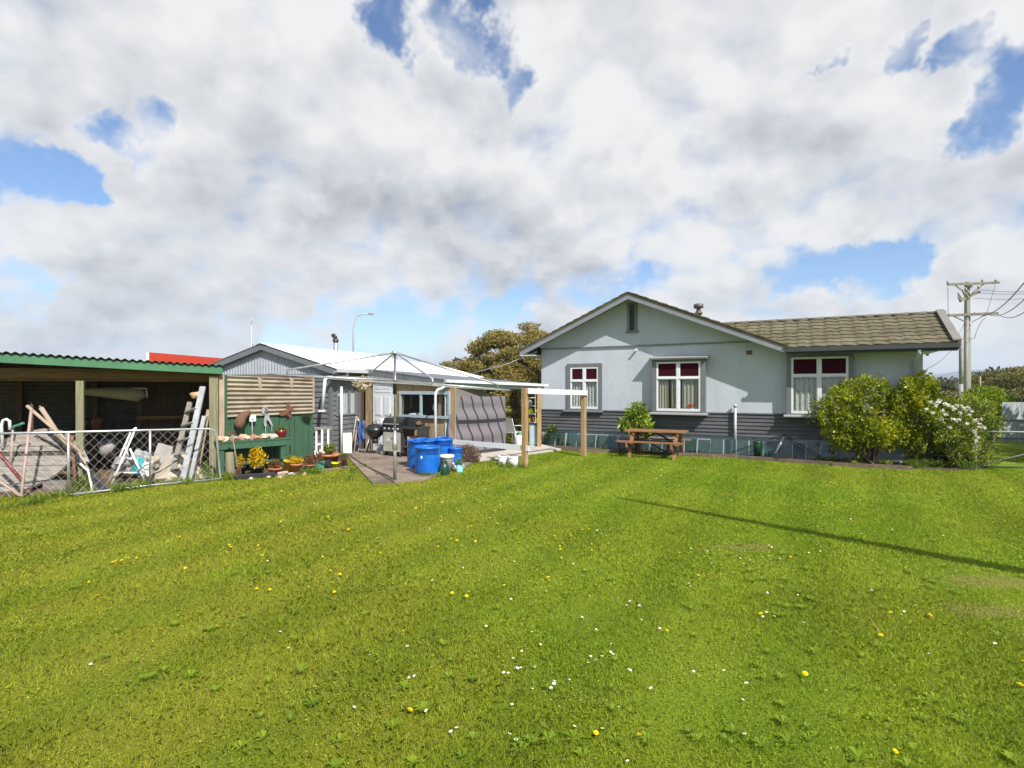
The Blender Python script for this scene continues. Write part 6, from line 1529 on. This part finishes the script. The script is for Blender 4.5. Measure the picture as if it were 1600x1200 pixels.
def outline(prof, Y, dY, rr_, n, seed, flat=.55):
    """clumps under a skyline given as photo pixels [(px, py)], at distance Y; the crown has depth dY"""
    rd = np.random.default_rng(seed); o = []; xs = [p[0] for p in prof]; ys = [p[1] for p in prof]
    while len(o) < n:
        px = rd.uniform(xs[0], xs[-1]); top = np.interp(px, xs, ys)
        k = rd.random()
        y = rd.uniform(-1, 1); zt = H+(HY-top)/F*Y
        z = zt*(1-.85*k**1.5)*math.sqrt(max(.02, 1-.75*y*y)) - rr_*flat*.8
        if z < .6: continue
        s = rr_*rd.uniform(.65, 1.35); yy = Y+y*dY
        o.append((((px-800)/F*Y, yy, z), (s*1.25, s*1.1, s*flat)))
    return o
AUT = [(706, 588), (720, 572), (735, 560), (743, 545), (752, 524), (775, 518), (795, 513), (815, 506), (828, 503), (836, 512), (846, 524), (862, 534), (880, 548)]
tree('autumn_tree', 'broad brownish green tree layered behind the house left corner', AZ(815, 0, 36), outline(AUT, 36, 3.2, .55, 260, 5), 62000, .18, .09, 'leaf_autumn', trunk_r=.35, limbs=26)
tree('autumn_tree', 'lower olive brown tree left of the broad layered one', AZ(730, 0, 40), outline([(690, 585), (704, 566), (725, 562), (748, 560), (770, 565), (790, 580)], 40, 2, .5, 80, 6), 18000, .18, .09, 'leaf_autumn', trunk_r=.25)
tree('purple_tree', 'small dark purple tree at the far left of the tree group', AZ(697, 0, 44), outline([(683, 572), (686, 560), (696, 558), (706, 556), (718, 560), (726, 575)], 44, 1.2, .4, 26, 7), 3400, .2, .1, 'leaf_purple', trunk_r=.15)
tree('dark_tree', 'dark green tree in the gap left of the short steel pole', AZ(1466, 0, 48), outline([(1446, 606), (1452, 601), (1458, 596), (1466, 594.5), (1474, 600), (1483, 606), (1490, 610)], 48, 2, .5, 46, 8, .7), 6500, .24, .13, 'leaf_far', trunk_r=.25)
tree('olive_tree', 'large layered olive brown tree at the right edge above the board fence', AZ(1588, 0, 44), outline([(1540, 604), (1550, 590), (1562, 577), (1578, 573), (1595, 569), (1612, 565), (1650, 560), (1700, 566)], 44, 3.4, .65, 170, 9), 44000, .19, .10, 'leaf_tree', trunk_r=.4, limbs=20)
tree('brown_tree', 'brownish tree seen between utility pole and olive tree', AZ(1537, 0, 52), outline([(1517, 592), (1524, 584), (1534, 588), (1546, 589), (1560, 588)], 52, 2, .55, 40, 10), 5200, .25, .13, 'leaf_autumn', trunk_r=.25)
tree('pale_tree', 'pale olive tree low behind the rose bush', AZ(1490, 0, 44), outline([(1478, 616), (1484, 610), (1494, 608), (1502, 611), (1510, 616)], 44, 1.5, .4, 26, 12, .7), 3600, .22, .12, 'leaf_tree', trunk_r=.2)
# far belt of woodland on the horizon
rd = np.random.default_rng(21); CL = []
for k in range(420):
    px = rd.uniform(-300, 1950); Y = rd.uniform(110, 190); hh = (3.6+1.6*math.sin(px*.013)+1.2*math.sin(px*.041))*Y/150
    CL.append((((px-800)/F*Y, Y, rd.uniform(.2, 1)*hh), (3.2, 3.0, 1.5)))
V, Q = leaves(clump_points(CL, 30000, .3)[0], 1.0, .6); tag(np_mesh('far_woodland', V, Q, 'leaf_far'), 'dark belt of distant woodland along the horizon', 'woodland', kind='stuff')
# ------------------------------------------------------------------ weeds along edges
def weeds(spots, name, label, L=.10, W=.016, per=46, mat='leaf_weed'):
    P_ = []
    for (p, r, h) in spots:
        n = int(per*(r/.12)); a = rng.normal(size=(n, 3))*np.array([r, r, 0])*.6; a[:, 2] = rng.random(n)*h*.6; P_.append(a+np.array([p.x, p.y, 0]))
    V, Q = leaves(np.concatenate(P_), L, W, up=1.4, fold=.1); tag(np_mesh(name, V, Q, mat), label, 'weeds', kind='stuff')
sp = []; rd = random.Random(3)
for k in range(46): px = rd.uniform(-60, 342); py = np.interp(px, [-60, 107, 237, 340], [812, 777, 761, 752]); sp.append((G(px, py-rd.uniform(-1.5, 6)), .10, .10 if px > 60 else .14))
for k in range(14): sp.append((G(rd.uniform(120, 146), rd.uniform(752, 768)), .12, .28))
for k in range(16): sp.append((G(rd.uniform(300, 334), rd.uniform(733, 752)), .14, .34))
for k in range(16): sp.append((G(rd.uniform(340, 362), rd.uniform(746, 752)), .08, .10))
for k in range(10): sp.append((G(rd.uniform(470, 500), rd.uniform(738, 742)), .08, .12))
weeds(sp, 'gate_weeds', 'leafy weeds growing along the shed gate and pots')
sp = []
for k in range(60): px = rd.uniform(1425, 1535); sp.append((G(px, np.interp(px, [1425, 1535], [733, 735])-rd.uniform(0, 9)), .12, .26))
for k in range(14): px = rd.uniform(1290, 1420); sp.append((G(px, np.interp(px, [1290, 1420], [724, 731])-rd.uniform(0, 4)), .10, .16))
for px, py in ((1238, 716), (1243, 717), (1280, 720), (1297, 722), (1305, 722), (1336, 729), (1340, 730), (940, 706), (946, 707), (1195, 716), (1050, 708), (1020, 707), (1000, 706)): sp.append((G(px, py), .10, .18))
weeds(sp, 'bed_weeds', 'grassy weeds in the bed along the house')
sp = [(G(820+rd.uniform(-5, 5), 731+rd.uniform(-2, 2)), .06, .07) for k in range(4)]+[(G(rd.uniform(650, 700), rd.uniform(741, 746)), .07, .06) for k in range(12)]+[(G(rd.uniform(755, 815), rd.uniform(727, 731)), .06, .07) for k in range(10)]+[(G(rd.uniform(540, 580), rd.uniform(728, 756)), .05, .05) for k in range(8)]
weeds(sp, 'patio_weeds', 'tufts of grass at the patio edges and post feet')
# flat rosettes of broad lawn weeds and a few longer tufts
def rosettes():
    VV = []; n = 0; rd = random.Random(31); spots = []
    for (cx_, cy_, sx_, sy_, k) in ((1440, 905, 60, 20, 26), (1280, 930, 120, 40, 40), (1250, 830, 160, 40, 30), (1100, 880, 120, 40, 30), (1330, 1080, 160, 70, 50), (980, 1150, 160, 40, 34), (560, 1100, 200, 60, 40), (260, 1020, 180, 80, 34), (700, 900, 200, 80, 40), (300, 860, 200, 40, 40), (1500, 1150, 80, 40, 14)):
        for _ in range(int(k*.6)): spots.append((rd.gauss(cx_, sx_), rd.gauss(cy_, sy_)))
    for px, py in spots:
        if py < 745 or py > 1215: continue
        p = G(px, py); m = rd.randint(6, 11); R_ = rd.uniform(.025, .06); a0_ = rd.uniform(0, 6)
        for k in range(m):
            a = a0_+2*PI*k/m+rd.uniform(-.2, .2); r = R_*rd.uniform(.7, 1.2); w_ = r*rd.uniform(.14, .22); z = rd.uniform(.022, .036)
            d = np.array([math.cos(a), math.sin(a), 0]); s = np.array([-math.sin(a), math.cos(a), 0]); c = np.array([p.x, p.y, .012])
            VV += [c, c+d*r*.6+s*w_+[0, 0, z*.8], c+d*r+[0, 0, z*.7], c+d*r*.6-s*w_+[0, 0, z*.8]]
    V = np.array(VV); tag(np_mesh('lawn_weeds', V, np.arange(len(V)).reshape(-1, 4), 'leaf_lawn'), 'flat broad-leaved weeds growing in the lawn', 'weeds', kind='stuff')
rosettes()
sp = [(G(rd.gauss(800, 500), rd.uniform(800, 1190)), .045, .06) for k in range(46)]
weeds(sp, 'long_tufts', 'scattered longer grass tufts in the mown lawn', L=.07, W=.004, per=40, mat='leaf_lawn')
single(MB().tube([G(1357, 972)+Vector((0, 0, .05)), G(1366, 984)+Vector((0, 0, .045)), G(1374, 992)+Vector((0, 0, .02))], [.0016, .002, .0016], 5), 'dry_stalk', 'rock_tan', 'thin dry tan stalk lying in the grass beside a dandelion', 'stalk')
# ------------------------------------------------------------------ daisies and dandelions in the lawn
def flower_mesh(name, pet, mid, n, r, hh, flat):
    m_ = MB(); m_.tube([(0, 0, 0), (.004, 0, hh*.6), (0, 0, hh)], [.0012, .0011, .0011], 4, False)
    return m_
dp = [(438, 986), (451, 1011), (491, 1074), (550, 1104), (579, 1022), (640, 1055), (651, 1054), (707, 1142), (714, 1138), (793, 1148), (806, 1156), (788, 1050), (794, 1051), (814, 1043), (637, 1011), (866, 1068), (865, 1066), (933, 1032), (941, 1026), (934, 1031), (936, 1064), (956, 1023), (982, 1044), (967, 1104), (896, 1136), (941, 1140), (982, 1188), (1168, 1068), (1293, 1078), (1133, 1047), (482, 917), (418, 875), (28, 914), (141, 1037), (670, 1109), (889, 1061), (921, 1024), (956, 1005), (974, 991), (907, 964), (1000, 947), (1198, 957), (1192, 962), (1208, 961), (1257, 972), (1335, 965), (1554, 1005), (1454, 1020), (1270, 923), (1049, 912), (1074, 911), (817, 1015), (805, 1043), (1083, 1047), (966, 1082), (1166, 1148), (800, 1100)]
rd = random.Random(12); cl_ = [(760, 800, 60, 20), (830, 770, 50, 14), (900, 745, 80, 14), (700, 860, 60, 25), (1100, 760, 120, 22), (1150, 870, 70, 14), (1000, 735, 70, 8), (830, 735, 50, 8), (1380, 790, 120, 40), (1280, 900, 150, 60), (650, 800, 80, 30), (1000, 900, 120, 60), (950, 1000, 160, 60)]
while len(dp) < 250:
    c = rd.choice(cl_); x, y = rd.gauss(c[0], c[2]), rd.gauss(c[1], c[3])
    if y > 722 and -20 < x < 1620: dp.append((x, y))
yp = [(184, 875), (200, 872), (193, 876), (152, 930), (214, 917), (142, 908), (240, 870), (291, 887), (362, 798), (270, 842), (263, 847), (288, 842), (325, 831), (401, 921), (421, 921), (515, 893), (525, 887), (632, 985), (524, 925), (636, 1110), (707, 927), (728, 931), (734, 925), (685, 855), (713, 866), (665, 838), (776, 819), (1000, 1151), (1396, 1171), (1376, 994), (1393, 958), (990, 910), (940, 800), (857, 903), (858, 909), (1190, 960), (1257, 1052), (929, 1143), (1090, 900), (1040, 985), (1450, 962), (1597, 1034), (1592, 1072), (875, 832), (890, 838), (900, 843), (910, 828), (920, 826), (945, 829), (865, 838), (880, 850), (895, 850), (962, 808), (1062, 865), (1095, 852), (1110, 899), (1236, 870), (1280, 772), (361, 795), (102, 818), (130, 813), (155, 838), (210, 822), (232, 824), (247, 838), (280, 840)]
cl2 = [(270, 830, 150, 25), (560, 815, 100, 20), (520, 860, 120, 30), (760, 830, 80, 25), (900, 840, 50, 20), (500, 770, 160, 12), (360, 795, 30, 5)]
while len(yp) < 150:
    c = rd.choice(cl2); x, y = rd.gauss(c[0], c[2]), rd.gauss(c[1], c[3])
    p = G(x, max(y, 700))
    if y > 765 and -20 < x < 1620: yp.append((x, y))
def flower(kind):
    m_ = MB(); t_ = []
    if kind == 'daisy':
        n, r, hh = 14, .0125, .036
        m_.tube([(0, 0, 0), (.003, 0, hh*.6), (0, 0, hh)], .0013, 4, False); ns = len(m_.f)
        for k in range(n):
            a = 2*PI*k/n; c, s = math.cos(a), math.sin(a); w_ = .0026
            m_.add([(c*.002-s*w_*.6, s*.002+c*w_*.6, hh), (c*.002+s*w_*.6, s*.002-c*w_*.6, hh), (c*r+s*w_, s*r-c*w_, hh+.003), (c*r-s*w_, s*r+c*w_, hh+.003)], [(0, 1, 2, 3)])
        npet = len(m_.f); m_.lathe([(.0045, hh), (.004, hh+.004), (0, hh+.0055)], (0, 0, 0), 8)
        mats = ['stem_green', 'petal_daisy', 'petal_yellow']; idx = [0]*ns+[1]*(npet-ns)+[2]*(len(m_.f)-npet)
    else:
        hh, r = .048, .020
        m_.tube([(0, 0, 0), (.004, 0, hh*.6), (0, 0, hh)], .0016, 4, False); ns = len(m_.f)
        for ring, (rr_, zz, n) in enumerate(((r, .002, 16), (r*.75, .006, 14), (r*.45, .009, 10))):
            for k in range(n):
                a = 2*PI*(k+.5*ring)/n; c, s = math.cos(a), math.sin(a); w_ = .0026
                m_.add([(c*.001-s*w_, s*.001+c*w_, hh), (c*.001+s*w_, s*.001-c*w_, hh), (c*rr_+s*w_, s*rr_-c*w_, hh+zz), (c*rr_-s*w_, s*rr_+c*w_, hh+zz)], [(0, 1, 2, 3)])
        mats = ['stem_green', 'petal_yellow']; idx = [0]*ns+[1]*(len(m_.f)-ns)
    o = m_.build('daisy' if kind == 'daisy' else 'dandelion', mats[0], None, (0, 0, 0))
    for x in mats[1:]: o.data.materials.append(MATS[x])
    o.data.polygons.foreach_set('material_index', idx)
    return o
def sow(kind, P_, label, cat, group, s0):
    src = flower(kind); tag(src, label, cat, group)
    for i, (x, y) in enumerate(P_):
        o = src if i == 0 else src.copy()
        if i: COL.objects.link(o)
        o.location = G(x, y, .03); o.location.z = 0
        o.rotation_euler = (rd.uniform(-.1, .5), rd.uniform(-.35, .35), rd.uniform(0, 6)); s_ = s0*rd.uniform(.8, 1.2); o.scale = (s_, s_, s_)
sow('daisy', dp, 'white lawn daisy in the mown grass', 'daisy', 'white daisies in the lawn', .8)
sow('dandelion', yp, 'yellow dandelion flower in the mown grass', 'dandelion', 'yellow dandelions in the lawn', .75)

# ------------------------------------------------------------------ the air between here and the hills
m, nt, out = newmat('air')
pv = nd(nt, 'ShaderNodeVolumePrincipled'); pv.inputs['Color'].default_value = (.72, .84, 1, 1); pv.inputs['Density'].default_value = .00022; pv.inputs['Anisotropy'].default_value = .0
nt.links.new(pv.outputs[0], out.inputs['Volume'])
tag(MB().box(-9100, 9100, -9100, 9100, -1.5, 200).build('haze', 'air', None, (0, 0, 0)), kind='stuff')
